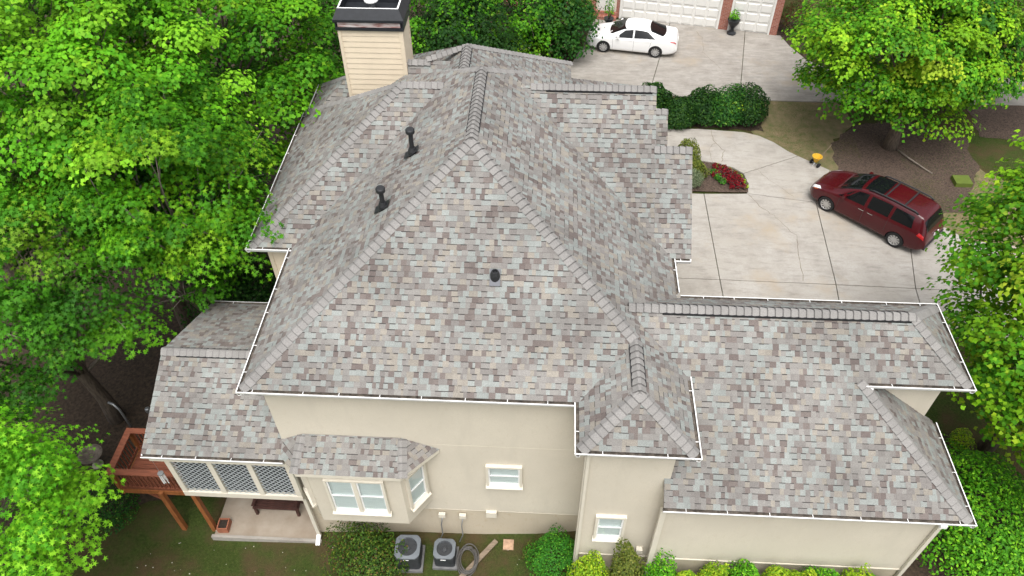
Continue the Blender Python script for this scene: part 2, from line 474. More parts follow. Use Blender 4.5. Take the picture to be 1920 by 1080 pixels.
SL = [
 [(3.0, 20.95), (6.78, 20.93), (6.79, 26.13), (3.0, 26.16)],
 [(6.78, 20.93), (11.17, 20.86), (11.48, 25.75), (8.63, 26.22), (6.79, 26.13)],
 [(11.17, 20.86), (14.13, 20.79), (14.72, 23.5), (15.2, 25.5), (12.6, 28.03), (11.48, 25.75)],
 [(8.63, 26.22), (11.48, 25.75), (12.6, 28.03), (11.4, 29.03), (8.71, 27.62), (8.80, 26.9)],
 [(8.71, 27.62), (11.4, 29.03), (11.0, 29.40), (10.5, 30.05), (9.9, 30.55), (9.2, 30.82), (7.12, 31.0), (3.4, 30.8), (3.4, 28.6), (6.6, 28.55), (7.64, 28.34), (8.32, 28.02)],
 [(14.13, 20.79), (15.6, 20.74), (26, 20.5), (26, 23.0), (20, 23.2), (17.1, 23.62), (16.38, 24.41), (15.2, 25.5), (14.72, 23.5)],
 [(3.0, 13.5), (6.78, 13.5), (6.78, 20.93), (3.0, 20.95)],
 [(6.78, 13.5), (10.5, 13.5), (10.9, 18.43), (11.17, 20.86), (6.78, 20.93)],
 [(10.9, 18.43), (13.9, 18.42), (14.13, 20.79), (11.17, 20.86)],
 [(13.9, 18.42), (26, 18.3), (26, 20.5), (14.13, 20.79)],
]
for p in SL: slab(p, drive)
def crack(pts, w=0.018, parent=drive, zoff=0.003):
    P = []
    for a, b in zip(pts[:-1], pts[1:]):
        for t in np.linspace(0, 1, 6)[:-1]:
            P.append((a[0]+(b[0]-a[0])*t+random.uniform(-.05, .05), a[1]+(b[1]-a[1])*t+random.uniform(-.05, .05)))
    P.append(pts[-1]); mb = MB(); vs = []; fs = []
    for i, p in enumerate(P):
        q = P[min(i+1, len(P)-1)]; o = P[max(i-1, 0)]
        d = np.array([q[0]-o[0], q[1]-o[1]]); d /= np.linalg.norm(d)+1e-9
        ww = w*random.uniform(.25, .9)
        vs += [(p[0]-d[1]*ww/2, p[1]+d[0]*ww/2, zoff), (p[0]+d[1]*ww/2, p[1]-d[0]*ww/2, zoff)]
        if i: fs.append((2*i-2, 2*i-1, 2*i+1, 2*i))
    mb.add(vs, fs); return mb.build('crack', M_crack, parent)
crack([(8.66, 26.2), (9.15, 25.2), (9.6, 24.7), (10.2, 23.6), (10.1, 22.8), (9.95, 21.0)], 0.03)
crack([(7.7, 30.9), (7.75, 29.9), (8.1, 29.3), (7.85, 28.4)], 0.03)
crack([(7.75, 29.9), (7.4, 29.4), (7.45, 28.4)], 0.02)
crack([(9.3, 28.0), (9.9, 27.0), (10.6, 26.1)], 0.015)
# neighbour's apron
drive2 = bpy.data.objects.new('driveway', None); COL.objects.link(drive2); drive2['kind'] = 'structure'
def jx1(y): return 5.31+0.23*(y-35.35)
def jx2(y): return 9.61+0.196*(y-34.42)
for p in ([(0.75, 35.7), (1.2, 35.2), (3.2, 34.25), (jx1(33.9), 33.9), (jx1(41.45), 41.45), (2.4, 41.8), (2.0, 39.6)],
          [(jx1(33.9), 33.9), (jx2(33.62), 33.62), (jx2(40.6), 40.6), (jx1(41.45), 41.45)],
          [(jx2(33.62), 33.62), (12.4, 33.56), (26, 33.7), (26, 36.2), (15.0, 36.3), (13.6, 37.6), (13.0, 39.0), (12.7, 40.2), (jx2(40.6), 40.6)]):
    slab(p, drive2, m=M_conc2)
crack([(7.9, 40.9), (8.3, 39.8), (8.2, 38.2), (8.9, 36.5)], 0.02, drive2)
# ------------------------------------------------------------------ the house
house = empty('house', (-1.8, 16, 0), 0, 'large cream stucco house with hipped grey and brown shingle roofs', 'house')
HB = Vector((1.8, -16, 0))          # parts are written in world coordinates: shift into the house's frame
class HMB(MB):
    def build(s, name, mats, parent=None, **k):
        o = MB.build(s, name, mats, parent, **k)
        return o
hroot = house
def hp(o):
    """parent keeping world coordinates"""
    o.parent = hroot
    o.matrix_parent_inverse = Matrix.Translation(HB)
    return o

PAL = [((201, 208, 204), .25), ((204, 194, 180), .14), ((191, 186, 181), .31), ((174, 167, 163), .15), ((153, 137, 132), .11), ((138, 120, 116), .04)]
PALC = np.array([srgb(*c)[:3] for c, w in PAL])*0.44
PALC = PALC*np.array([.92, .93, .93])
PALC = PALC*.76 + .24*np.average(PALC, axis=0, weights=[w for c, w in PAL])
PALW = np.array([w for c, w in PAL]); PALW /= PALW.sum()
EXPO = 0.1428
TABS = []        # (roof index, verts, faces, face colours, projected area, near)
ROOFS = []

def clip_poly(P, poly):
    """Sutherland-Hodgman, both convex, poly CCW"""
    out = P
    n = len(poly)
    for i in range(n):
        a = poly[i]; b = poly[(i+1) % n]
        ex, ey = b[0]-a[0], b[1]-a[1]
        inp = out; out = []
        if not inp: break
        s = inp[-1]; ds = ex*(s[1]-a[1]) - ey*(s[0]-a[0])
        for p in inp:
            dp = ex*(p[1]-a[1]) - ey*(p[0]-a[0])
            if (dp >= 0) != (ds >= 0):
                t = ds/(ds-dp); out.append((s[0]+(p[0]-s[0])*t, s[1]+(p[1]-s[1])*t))
            if dp >= 0: out.append(p)
            s, ds = p, dp
    return out

def tab_color():
    c = PALC[rng.choice(len(PALC), p=PALW)]
    return c*rng.uniform(0.92, 1.07)

def roof_face(ri, poly, near=False, detail=True, v0=0.0):
    P = [Vector(p) for p in poly]
    u = (P[1]-P[0]); u.z = 0; u.normalize()
    nrm = (P[1]-P[0]).cross(P[2]-P[0]).normalized()
    if nrm.z < 0:
        P = [P[1], P[0]] + P[2:][::-1]; u = -u; nrm = -nrm
    v = nrm.cross(u)
    O = P[0]
    P2 = [((p-O).dot(u), (p-O).dot(v)) for p in P]
    ar = sum(P2[i][0]*P2[(i+1) % len(P2)][1]-P2[(i+1) % len(P2)][0]*P2[i][1] for i in range(len(P2)))
    if ar < 0: P2 = P2[::-1]
    # deck under the shingles
    ROOFS[ri]['deck'].add([p - nrm*0.012 for p in P], [tuple(range(len(P)))])
    ROOFS[ri]['deck'].add([p - nrm*0.06 for p in P], [tuple(reversed(range(len(P))))])
    umin = min(p[0] for p in P2); umax = max(p[0] for p in P2); vmax = max(p[1] for p in P2)
    k = 0
    while k*EXPO < vmax:
        va, vb = k*EXPO, (k+1)*EXPO
        # width of the polygon in this row
        row = clip_poly([(umin-1, va), (umax+1, va), (umax+1, vb), (umin-1, vb)], P2)
        if row:
            ua = min(p[0] for p in row)-0.05; ub = max(p[0] for p in row)+0.05
            uu = ua - rng.uniform(0, .25); tooth = rng.random() < .5
            while uu < ub:
                w = rng.choice([.06, .09, .12, .15, .18, .23], p=[.10, .22, .28, .22, .12, .06])*rng.uniform(.92, 1.08)
                col = tab_color()
                cells = [(uu, uu+w, va, vb, col)]
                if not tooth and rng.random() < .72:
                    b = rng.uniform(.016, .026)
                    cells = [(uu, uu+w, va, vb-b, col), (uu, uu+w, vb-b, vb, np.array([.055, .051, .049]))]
                h0 = .013 if tooth else .006
                verts = []; faces = []; cols = []; area = 0
                for (a, b_, c_, d_, cc) in cells:
                    Q = clip_poly([(a, c_), (b_, c_), (b_, d_), (a, d_)], P2)
                    if len(Q) < 3: continue
                    base = len(verts); nq = len(Q)
                    hh = [(h0*(1-(q[1]-va)/EXPO)+.002) for q in Q]
                    top = [O + u*q[0] + v*q[1] + nrm*h for q, h in zip(Q, hh)]
                    bot = [O + u*q[0] + v*q[1] - nrm*.006 for q in Q]
                    verts += top + bot
                    faces.append(tuple(base+i for i in range(nq))); cols.append(cc)
                    for i in range(nq):
                        j = (i+1) % nq
                        if abs(Q[i][1]-vb) < 1e-6 and abs(Q[j][1]-vb) < 1e-6: continue
                        if len(cells) == 2 and abs(Q[i][1]-Q[j][1]) < 1e-6 and abs(Q[i][1]-cells[0][3]) < 1e-6: continue
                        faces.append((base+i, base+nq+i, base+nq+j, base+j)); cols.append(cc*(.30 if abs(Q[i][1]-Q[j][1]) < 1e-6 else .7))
                    if near:
                        pp = pix(np.array([t[:] for t in top]))
                        area += 0.5*abs(np.dot(pp[:, 0], np.roll(pp[:, 1], 1))-np.dot(pp[:, 1], np.roll(pp[:, 0], 1)))
                        if pp[:, 1].max() > 1075 or pp[:, 0].min() < 5 or pp[:, 0].max() > 1915: area = 0
                if verts: TABS.append((ri, verts, faces, cols, area if near else 0.0))
                uu += w; tooth = (not tooth) if rng.random() < .85 else tooth
        k += 1

def new_roof():
    ROOFS.append({'deck': MB()}); return len(ROOFS)-1

E0 = 6.2
HIPS = []      # (a, b, near, vent)
def hip(a, b, near=True, vent=False, ri=0): HIPS.append((Vector(a), Vector(b), near, vent, ri))

# --- main hip roof
r = new_roof(); R_main = r
XW, XE, YS, YN = -7.18, 3.54, 10.55, 24.4
AS = (-1.93, 15.80, 9.88); AN = (-1.93, 19.19, 9.88)
roof_face(r, [(XW, YS, E0), (XE, YS, E0), AS], True)
roof_face(r, [(XW, YN, E0), (XW, YS, E0), AS, AN])
HPT = (2.24, 11.798, 7.0746)
roof_face(r, [(XE, 11.798, E0), (XE, YN, E0), AN, AS, HPT])
roof_face(r, [(XE, YN, E0), (XW, YN, E0), AN])
hip((XW, YS, E0), AS, ri=r); hip(HPT, AS, ri=r); hip(AS, AN, True, True, r)
hip((-3.35, 20.75, 8.80), AN, False, ri=r); hip((-0.1, 21.02, 8.60), AN, False, ri=r)
# --- tower hip
r = new_roof(); TA = (2.24, 10.28, 7.0746)
roof_face(r, [(.93, 9.25, E0), (XE, 9.25, E0), TA], True)
roof_face(r, [(.93, 10.55, E0), (.93, 9.25, E0), TA, HPT], True)
roof_face(r, [(XE, 9.25, E0), (XE, 11.798, E0), HPT, TA], True)
hip((.93, 9.25, E0), TA, ri=r); hip((XE, 9.25, E0), TA, ri=r); hip(TA, HPT, True, True, r)
# --- garage: hipped upper part with a catslide to the south
r = new_roof(); R_gar = r
GZ = 4.232; GA = (8.97, 12.735, 7.24)
roof_face(r, [(3.05, 8.98, GZ), (10.23, 8.98, GZ), (7.77, 11.44, E0), (3.05, 11.44, E0)], True)
roof_face(r, [(1.7, 11.44, E0), (10.27, 11.44, E0), GA, (1.7, 12.735, 7.24)], True)
roof_face(r, [(10.27, 11.44, E0), (10.27, 14.03, E0), GA])
roof_face(r, [(10.27, 14.03, E0), (1.7, 14.03, E0), (1.7, 12.735, 7.24), GA])
roof_face(r, [(10.23, 8.98, GZ), (10.23, 11.80, GZ), (7.77, 11.80, E0), (7.77, 11.44, E0)])
hip((10.23, 8.98, GZ), (7.72, 11.49, 6.24), ri=r); hip((10.27, 11.44, E0), GA, ri=r); hip((10.27, 14.03, E0), GA, ri=r)
hip((2.1, 12.735, 7.24), (9.0, 12.735, 7.24), True, True, r)
# --- west wing
r = new_roof(); WA = (-4.35, 19.60, 9.10)
roof_face(r, [(-8.41, 15.49, E0), (-3.0, 15.49, E0), (-3.0, 19.60, 9.10), WA])
roof_face(r, [(-8.41, 22.40, E0), (-8.41, 15.49, E0), WA])
roof_face(r, [(-3.0, 22.40, E0), (-8.41, 22.40, E0), WA, (-3.0, 19.60, 9.10)])
hip((-8.41, 15.49, E0), WA, ri=r); hip((-8.41, 22.40, E0), WA, False, ri=r); hip(WA, (-3.1, 19.60, 9.10), False, ri=r)
# --- nested east gables sharing one south slope
r = new_roof(); GP = 0.75; zr1 = E0+GP*(19.5-15.55); zr3 = E0+GP*(18.1-15.55)
roof_face(r, [(-1.5, 15.55, E0), (3.06, 15.55, E0), (3.06, 19.5, zr1), (-1.5, 19.5, zr1)])
roof_face(r, [(3.06, 23.45, E0), (-1.5, 23.45, E0), (-1.5, 19.5, zr1), (3.06, 19.5, zr1)])
hip((-0.55, 19.5, zr1), (3.06, 19.5, zr1), True, True, r)
roof_face(r, [(3.06, 15.55, E0), (4.10, 15.55, E0), (4.10, 18.1, zr3), (3.06, 18.1, zr3)])
roof_face(r, [(4.10, 20.65, E0), (2.6, 20.65, E0), (2.6, 18.1, zr3), (4.10, 18.1, zr3)])
hip((3.02, 18.1, zr3), (4.10, 18.1, zr3), True, False, r)
roof_face(r, [(2.4, 20.4, 4.92), (4.02, 20.4, 4.92), (4.02, 22.5, 6.5), (2.4, 22.5, 6.5)])
roof_face(r, [(4.02, 24.6, 4.92), (2.4, 24.6, 4.92), (2.4, 22.5, 6.5), (4.02, 22.5, 6.5)])
hip((3.2, 22.5, 6.5), (4.02, 22.5, 6.5), False, False, r)
# --- rear hip and chimney wing
r = new_roof(); NA = (-2.72, 22.70, 8.66)
roof_face(r, [(-6.0, 26.0, E0), (-6.0, 19.5, E0), (-2.70, 19.5, 8.66), NA])
roof_face(r, [(0.75, 19.5, E0), (0.75, 26.0, E0), NA, (-2.70, 19.5, 8.66)])
roof_face(r, [(0.75, 26.0, E0), (-6.0, 26.0, E0), NA])
hip((0.75, 26.0, E0), NA, False, ri=r); hip((-4.05, 22.35, 8.34), NA, False, ri=r); hip((-2.70, 20.4, 8.66), NA, False, True, r)
roof_face(r, [(-4.66, 20.6, E0), (-3.2, 20.6, E0), (-3.2, 22.3, 8.28), (-4.66, 22.3, 8.28)])
roof_face(r, [(-3.2, 24.05, E0), (-6.7, 24.05, E0), (-6.7, 22.3, 8.28), (-3.2, 22.3, 8.28)])
hip((-4.7, 22.3, 8.28), (-3.9, 22.3, 8.28), False, ri=r)
roof_face(r, [(-8.30, 24.05, E0), (-8.30, 21.6, E0), (-6.9, 23.0, 7.25)])
roof_face(r, [(-8.30, 21.6, E0), (-6.69, 21.6, E0), (-6.69, 23.0, 7.25), (-6.9, 23.0, 7.25)])
roof_face(r, [(-6.69, 24.05, E0), (-8.30, 24.05, E0), (-6.9, 23.0, 7.25), (-6.69, 23.0, 7.25)])
hip((-8.30, 24.05, E0), (-6.9, 23.0, 7.25), False, ri=r)
# --- screened porch gable
r = new_roof(); R_porch = r
roof_face(r, [(-10.60, 10.34, 3.35), (-6.70, 10.34, 3.35), (-6.70, 12.95, 4.53), (-10.60, 12.95, 4.53)], True)
roof_face(r, [(-6.70, 16.0, 3.15), (-10.60, 16.0, 3.15), (-10.60, 12.95, 4.53), (-6.70, 12.95, 4.53)])
hip((-10.60, 12.95, 4.53), (-6.9, 12.95, 4.53), True, True, r)
# --- bay window roof
r = new_roof(); BZ = 3.40
roof_face(r, [(-6.33, 9.92, BZ), (-3.53, 9.92, BZ), (-3.62, 10.84, 3.87), (-6.24, 10.84, 3.87)], True)
roof_face(r, [(-3.53, 9.92, BZ), (-2.63, 10.84, BZ), (-3.62, 10.84, 3.87)], True)
roof_face(r, [(-7.20, 10.84, BZ), (-6.33, 9.92, BZ), (-6.24, 10.84, 3.87)], True)
hip((-3.53, 9.92, BZ), (-3.62, 10.80, 3.86), ri=r); hip((-6.33, 9.92, BZ), (-6.24, 10.80, 3.86), ri=r)

# roofs: deck, fields of shingles, the 300 that show largest as pieces
order = sorted(range(len(TABS)), key=lambda i: -TABS[i][4])
single = set(order[:300])
fields = [MB() for _ in ROOFS]
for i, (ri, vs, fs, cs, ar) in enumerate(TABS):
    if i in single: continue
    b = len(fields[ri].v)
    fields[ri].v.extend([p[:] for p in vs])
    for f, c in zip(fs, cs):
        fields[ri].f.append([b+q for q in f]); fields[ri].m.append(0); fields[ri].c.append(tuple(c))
for ri, R_ in enumerate(ROOFS):
    R_['obj'] = hp(R_['deck'].build('roof', M_deckwood))
    fo = fields[ri].build('shingle_field', M_shingle, R_['obj']); fo['kind'] = 'stuff'
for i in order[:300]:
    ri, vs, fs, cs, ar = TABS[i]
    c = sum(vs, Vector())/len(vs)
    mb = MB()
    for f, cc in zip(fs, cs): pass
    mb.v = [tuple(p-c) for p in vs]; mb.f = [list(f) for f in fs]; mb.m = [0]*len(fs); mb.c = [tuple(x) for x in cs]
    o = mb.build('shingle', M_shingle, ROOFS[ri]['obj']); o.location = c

# ridge and hip caps
CAPE = 0.185
cap_items = []
for (a, b, near, vent, ri) in HIPS:
    d = b-a; L = d.length; d = d.normalized()
    side = d.cross(Vector((0, 0, 1))).normalized(); up = side.cross(d)
    n = max(1, int(round(L/CAPE)))
    isr = abs(d.z) < 0.05
    drop = 0.72 if isr else 0.50
    lift = 0.036 if vent else 0.008
    hw = 0.165 if not vent else 0.155
    for i in range(n):
        e = L/n
        p = a + d*(i*e)
        mb = MB(); vs = []
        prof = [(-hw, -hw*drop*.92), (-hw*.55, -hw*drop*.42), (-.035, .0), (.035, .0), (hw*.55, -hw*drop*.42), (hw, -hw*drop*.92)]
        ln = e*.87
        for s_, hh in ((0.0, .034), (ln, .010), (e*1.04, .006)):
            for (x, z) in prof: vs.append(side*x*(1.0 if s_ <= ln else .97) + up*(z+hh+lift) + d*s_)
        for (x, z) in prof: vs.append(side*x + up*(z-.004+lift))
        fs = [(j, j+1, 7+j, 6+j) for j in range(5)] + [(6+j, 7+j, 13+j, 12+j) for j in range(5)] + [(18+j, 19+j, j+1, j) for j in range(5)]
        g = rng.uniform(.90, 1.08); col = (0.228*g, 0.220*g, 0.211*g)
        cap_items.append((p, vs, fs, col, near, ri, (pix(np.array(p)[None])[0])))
    if vent:
        mb = MB()
        s0, s1 = a + d*(.12*L if L > 3 else .2), a + d*(L-.12)
        for sx in (-1, 1):
            q0 = s0 + side*(sx*.145) + up*(.036-.145*drop*.8-.02); q1 = s1 + side*(sx*.145) + up*(.036-.145*drop*.8-.02)
            mb.beam(q0, q1, .05, .05)
        mb.build('ridge_vent', M_vent, ROOFS[ri]['obj'])
def cap_rank(it):
    p, q = it[0], it[6]
    dist = (p - Vector((0, 0, CAM_Z))).length
    vis = 1 if (0 < q[0] < 1920 and 0 < q[1] < 1080 and it[4]) else 0
    return (-vis, dist)
cap_items.sort(key=cap_rank)
rest = [MB() for _ in ROOFS]
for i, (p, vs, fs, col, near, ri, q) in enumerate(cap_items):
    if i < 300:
        mb = MB(); mb.add(vs, fs[:5], 0, col); mb.add(vs, fs[5:], 0, tuple(x*.62 for x in col)); o = mb.build('ridge_cap', M_cap, ROOFS[ri]['obj']); o.location = p  # upper strip coloured darker as the shadow under the next cap; butts darkened too
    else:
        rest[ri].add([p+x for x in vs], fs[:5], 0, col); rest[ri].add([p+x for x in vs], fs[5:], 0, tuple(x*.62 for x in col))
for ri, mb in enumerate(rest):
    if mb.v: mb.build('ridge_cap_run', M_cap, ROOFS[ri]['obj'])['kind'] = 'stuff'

# walls
def wallbox(name, x0, x1, y0, y1, z0, z1, m=M_stucco):
    return hp(MB().box(x0, x1, y0, y1, z0, z1).build(name, m))
wallbox('wall', -6.87, 3.2, 10.85, 24.0, 0.06, 6.02)
wallbox('foundation', -6.84, 3.17, 10.88, 23.9, -2.6, 0.058, M_found)
wallbox('wall', 1.23, 3.196, 9.52, 11.5, 0.42, 6.02)
wallbox('foundation', 1.25, 3.18, 9.54, 11.5, -1.8, 0.418, M_found)
wallbox('wall', 3.19, 9.93, 9.24, 13.7, 0.96, 4.12)
wallbox('foundation', 3.2, 9.915, 9.26, 13.69, -1.2, 0.958, M_found)
wallbox('wall', 3.25, 9.93, 11.76, 13.7, 4.1, 6.02)
wallbox('wall', -8.08, -6.86, 15.82, 22.1, -2.4, 6.02, M_lap)
wallbox('wall', -6.5, 0.4, 22.0, 25.6, -1.5, 6.02)
wallbox('wall', 2.0, 2.78, 15.9, 23.1, 0, 6.1)
wallbox('wall', 2.6, 3.82, 15.9, 20.3, 0, 6.1)
wallbox('wall', 2.6, 3.72, 20.7, 24.2, 0, 4.85)
gm = MB()
for (x, ya, yb, yr, z0, z1) in ((2.78, 15.9, 23.1, 19.5, 6.0, zr1-.15), (3.82, 15.9, 20.3, 18.1, 6.0, zr3-.15), (3.72, 20.7, 24.3, 22.5, 4.8, 6.35)):
    gm.add([(x, ya, z0), (x, yb, z0), (x, yr, z1), (x-.15, ya, z0), (x-.15, yb, z0), (x-.15, yr, z1)], [(0, 1, 2), (5, 4, 3), (0, 3, 4, 1), (1, 4, 5, 2), (2, 5, 3, 0)])
hp(gm.build('gable_wall', M_stucco))
# stucco joint lines and corner/trim strips, proud of the wall
tm = MB()
tm.box(-6.874, 3.2, 10.8465, 10.852, 3.60, 3.615)
hp(tm.build('stucco_band', M_stucco))
tm = MB(); tm.box(1.22, 3.2, 9.495, 9.53, 0.39, 0.43); hp(tm.build('trim_band', M_trim))
tm = MB(); tm.box(3.2, 9.945, 9.215, 9.25, 0.93, 0.97); hp(tm.build('trim_band', M_trim))
tm = MB(); tm.box(-6.875, 3.2, 10.844, 10.86, 0.035, 0.06); hp(tm.build('trim_band', M_stucco))
# soffits and fascia
def soffit(x0, x1, y0, y1, z=6.0):
    hp(MB().box(x0, x1, y0, y1, z, z+.14).build('soffit', M_trim))
soffit(-7.17, .93, 10.56, 24.3, 6.0); soffit(.935, 3.53, 9.26, 24.3, 5.995)
soffit(3.1, 10.21, 8.99, 11.7, 4.03); soffit(3.2, 10.26, 11.45, 14.02, 5.99)
soffit(-8.40, -7.1, 15.5, 22.39, 6.005); soffit(3.4, 4.08, 15.56, 20.6, 6.003)
soffit(-10.5, -6.72, 10.36, 15.9, 2.98)
soffit(-8.28, -6.2, 22.45, 24.0, 6.007)

# gutters
def gutter(a, b, out, hang=True, n_h=None):
    a, b, out = Vector(a), Vector(b), Vector(out)
    d = (b-a).normalized(); up = Vector((0, 0, 1))
    mb = MB()
    prof = [(0, .0), (0, -.10), (.075, -.115), (.10, -.06), (.122, .0), (.122, .014), (.096, .014), (.096, -.02), (.074, -.085), (.012, -.075), (.012, 0)]
    vs = []
    for p in (a, b):
        for (o_, z) in prof: vs.append(p + out*o_ + up*z)
    k = len(prof)
    cr = d.cross(up).dot(out)
    for i in range(k):
        j = (i+1) % k
        f = (i, j, k+j, k+i) if cr > 0 else (i, k+i, k+j, j)
        mb.add([vs[q] for q in f], [(0, 1, 2, 3)], 2 if i in (6, 7, 8, 9, 10) else 0)
    mb.add([vs[i] for i in range(k)], [tuple(range(k))]); mb.add([vs[k+i] for i in range(k)], [tuple(range(k))])
    # settled leaf litter
    L = (b-a).length
    nn = max(2, int(L/.25)); 
    lv = []; lf = []
    for i in range(nn+1):
        p = a + d*(L*i/nn); z = -.055 + random.uniform(-.012, .022)
        lv += [p + out*.013 + up*z, p + out*.05 + up*(z+random.uniform(0, .02)), p + out*.092 + up*(z-.004)]
        if i: 
            q = 3*i
            lf += [(q-3, q-2, q+1, q), (q-2, q-1, q+2, q+1)]
    mb.add(lv, lf, 2)
    o = hp(mb.build('gutter', [M_white, M_white, M_debris]))
    if hang:
        n_h = n_h or max(1, int(L/.95))
        for i in range(n_h):
            p = a + d*(L*(i+.5+random.uniform(-.15, .15))/n_h)
            hb = MB().beam(Vector((0, 0, 0)), out*.118 + up*.006, .016, .010)
            h_ = hb.build('hanger', M_white, o); h_.location = p + up*.001
    return o
Sd, Nd, Wd, Ed = (0, -1, 0), (0, 1, 0), (-1, 0, 0), (1, 0, 0)
gutter((-7.29, 10.56, E0-.01), (.84, 10.56, E0-.01), Sd)
gutter((-7.17, 15.5, E0-.01), (-7.17, 10.445, E0-.01), Wd)
gutter((.94, 10.6, E0-.012), (.94, 9.14, E0-.012), Wd)
gutter((.82, 9.26, E0-.01), (3.65, 9.26, E0-.01), Sd)
gutter((3.53, 9.145, E0-.012), (3.53, 11.5, E0-.012), Ed)
gutter((3.53, 14.25, E0-.01), (3.53, 15.6, E0-.01), Ed)
gutter((-8.53, 15.5, E0-.01), (-7.17, 15.5, E0-.01), Sd)
gutter((-8.40, 22.45, E0-.01), (-8.40, 15.385, E0-.01), Wd)
gutter((3.62, 15.56, E0-.01), (4.08, 15.56, E0-.01), Sd, n_h=1)
gutter((3.03, 8.99, GZ-.01), (10.345, 8.99, GZ-.01), Sd)
gutter((10.22, 8.875, GZ-.012), (10.22, 11.75, GZ-.012), Ed)
gutter((7.80, 11.45, E0-.01), (10.385, 11.45, E0-.01), Sd)
gutter((10.26, 11.335, E0-.012), (10.26, 14.14, E0-.012), Ed)
gutter((10.38, 14.02, E0-.01), (3.66, 14.02, E0-.01), Nd)
gutter((-10.58, 10.35, 3.34), (-6.74, 10.35, 3.34), Sd)
gutter((-6.9, 15.99, 3.14), (-10.6, 15.99, 3.14), Nd)
gutter((-8.29, 24.1, E0-.01), (-8.29, 22.6, E0-.01), Wd)
# bay fascia
bm_ = MB()
bp = [(-7.18, 10.84), (-6.32, 9.935), (-3.54, 9.935), (-2.65, 10.84)]
for p, q in zip(bp[:-1], bp[1:]): bm_.beam((*p, BZ-.075), (*q, BZ-.075), .03, .13)
hp(bm_.build('fascia', M_trim))
hp(MB().prism([(-7.1, 10.85), (-6.29, 9.97), (-3.57, 9.97), (-2.72, 10.85)], BZ-.15, BZ-.11).build('soffit', M_trim))
# rake boards
rk = MB()
for (x, y0, y1, z0, z1) in ((3.04, 15.55, 19.5, E0, zr1), (3.04, 23.45, 19.5, E0, zr1), (4.08, 15.55, 18.1, E0, zr3), (4.08, 20.65, 18.1, E0, zr3), (-10.585, 10.34, 12.95, 3.35, 4.53), (-10.585, 16.0, 12.95, 3.15, 4.53), (4.0, 20.4, 22.5, 4.92, 6.5), (4.0, 24.6, 22.5, 4.92, 6.5)):
    rk.beam((x, y0, z0-.085), (x, y1, z1-.085), .035, .13)
hp(rk.build('rake_board', M_white))

# downspouts
def spout(pts, w=.085, m=M_trim):
    mb = MB()
    for p, q in zip(pts[:-1], pts[1:]): mb.beam(p, q, w, w*.75, 0, (0, 1, 0.01))
    return hp(mb.build('downspout', m))
spout([(3.14, 8.98, 4.12), (3.135, 9.20, 3.75), (3.135, 9.20, -.6)], .14)
spout([(9.80, 8.96, 4.12), (9.86, 9.19, 3.85), (9.86, 9.19, -.2)], .10)
spout([(1.17, 9.46, 6.0), (1.17, 9.46, -1.2)], .07)
spout([(-6.80, 10.36, 3.25), (-6.84, 10.72, 2.9), (-6.84, 10.72, -1.85)], .11)
spout([(-6.84, 10.70, -1.72), (-6.84, 10.42, -1.88)], .13, M_white)
spout([(7.93, 11.40, 6.12), (7.93, 11.33, 5.98)], .13, M_white)
spout([(9.63, 8.93, 4.13), (9.63, 8.93, 4.02)], .16, M_white)
# corner post trim of the tower
hp(MB().box(1.10, 1.232, 9.50, 9.62, -1.2, 6.0).build('corner_trim', M_trim))

# windows
def window(cx, base_z, w, h, y, units=1, ang=0.0, x_off=None, dark=False, origin=None):
    """double-hung window; local x along the wall, -y outward"""
    root_loc = Vector((cx, y, base_z)) if origin is None else Vector(origin)
    t = .065
    fr = MB()
    fr.box(-w/2, -w/2+t, -.10, .0, 0, h); fr.box(w/2-t, w/2, -.10, 0, 0, h)
    fr.box(-w/2+t, w/2-t, -.10, 0, h-t, h)
    uw = (w-2*t-(units-1)*.11)/units
    for k in range(units-1):
        xx = -w/2+t+(k+1)*uw+k*.11
        fr.box(xx, xx+.11, -.09, 0, .06, h-t)
    o = fr.build('window', M_trim)
    o.location = root_loc; o.rotation_euler = (0, 0, ang); 
    o.parent = hroot; o.matrix_parent_inverse = Matrix.Translation(HB)
    sl = MB(); sl.add([(-w/2-.02, -.15, -.03), (w/2+.02, -.15, -.03), (w/2+.02, 0, .0), (-w/2-.02, 0, .0), (-w/2-.02, -.15, .0), (w/2+.02, -.15, .0), (w/2+.02, -.03, .10), (-w/2-.02, -.03, .10)],
           [(0, 1, 5, 4), (4, 5, 6, 7), (3, 2, 1, 0), (7, 6, 2, 3), (0, 4, 7, 3), (1, 2, 6, 5)])
    sl.build('sill', M_trim, o)
    for k in range(units):
        x0 = -w/2+t+k*(uw+.11); x1 = x0+uw; z0, z1 = .09, h-t; zm = (z0+z1)/2
        MB().box(x0, x1, -.012, -.006, z0, z1).build('blind', M_blind, o)
        for (za, zb, yo) in ((z0, zm+.02, -.040), (zm-.02, z1, -.060)):
            s_ = MB(); q = .045
            s_.box(x0, x0+q, yo, yo+.03, za, zb); s_.box(x1-q, x1, yo, yo+.03, za, zb)
            s_.box(x0+q, x1-q, yo, yo+.03, za, za+q); s_.box(x0+q, x1-q, yo, yo+.03, zb-q, zb)
            so = s_.build('sash', M_white, o)
            MB().add([(x0+q, yo+.012, za+q), (x1-q, yo+.012, za+q), (x1-q, yo+.012, zb-q), (x0+q, yo+.012, zb-q)], [(0, 1, 2, 3)]).build('pane', M_glass, o)
    return o
window(-.92, 1.66, 1.0, 1.07, 10.85)
window(1.95, 1.48, .80, 1.26, 9.52)
# bay
bw = MB()
bp2 = [(-6.68, 10.86), (-6.11, 10.07), (-3.62, 10.07), (-3.05, 10.86)]
bw.prism(bp2, .59, 3.3)
hp(bw.build('bay_wall', M_stucco))
window(-4.865, 1.27, 1.62, 1.76, 10.07, 2)
import math as _m
ang = _m.atan2(.79, .57)
window(0, 0, .70, 1.70, 0, 1, ang, origin=(-3.335, 10.465, 1.27))
window(0, 0, .70, 1.70, 0, 1, -ang, origin=(-6.395, 10.465, 1.27))
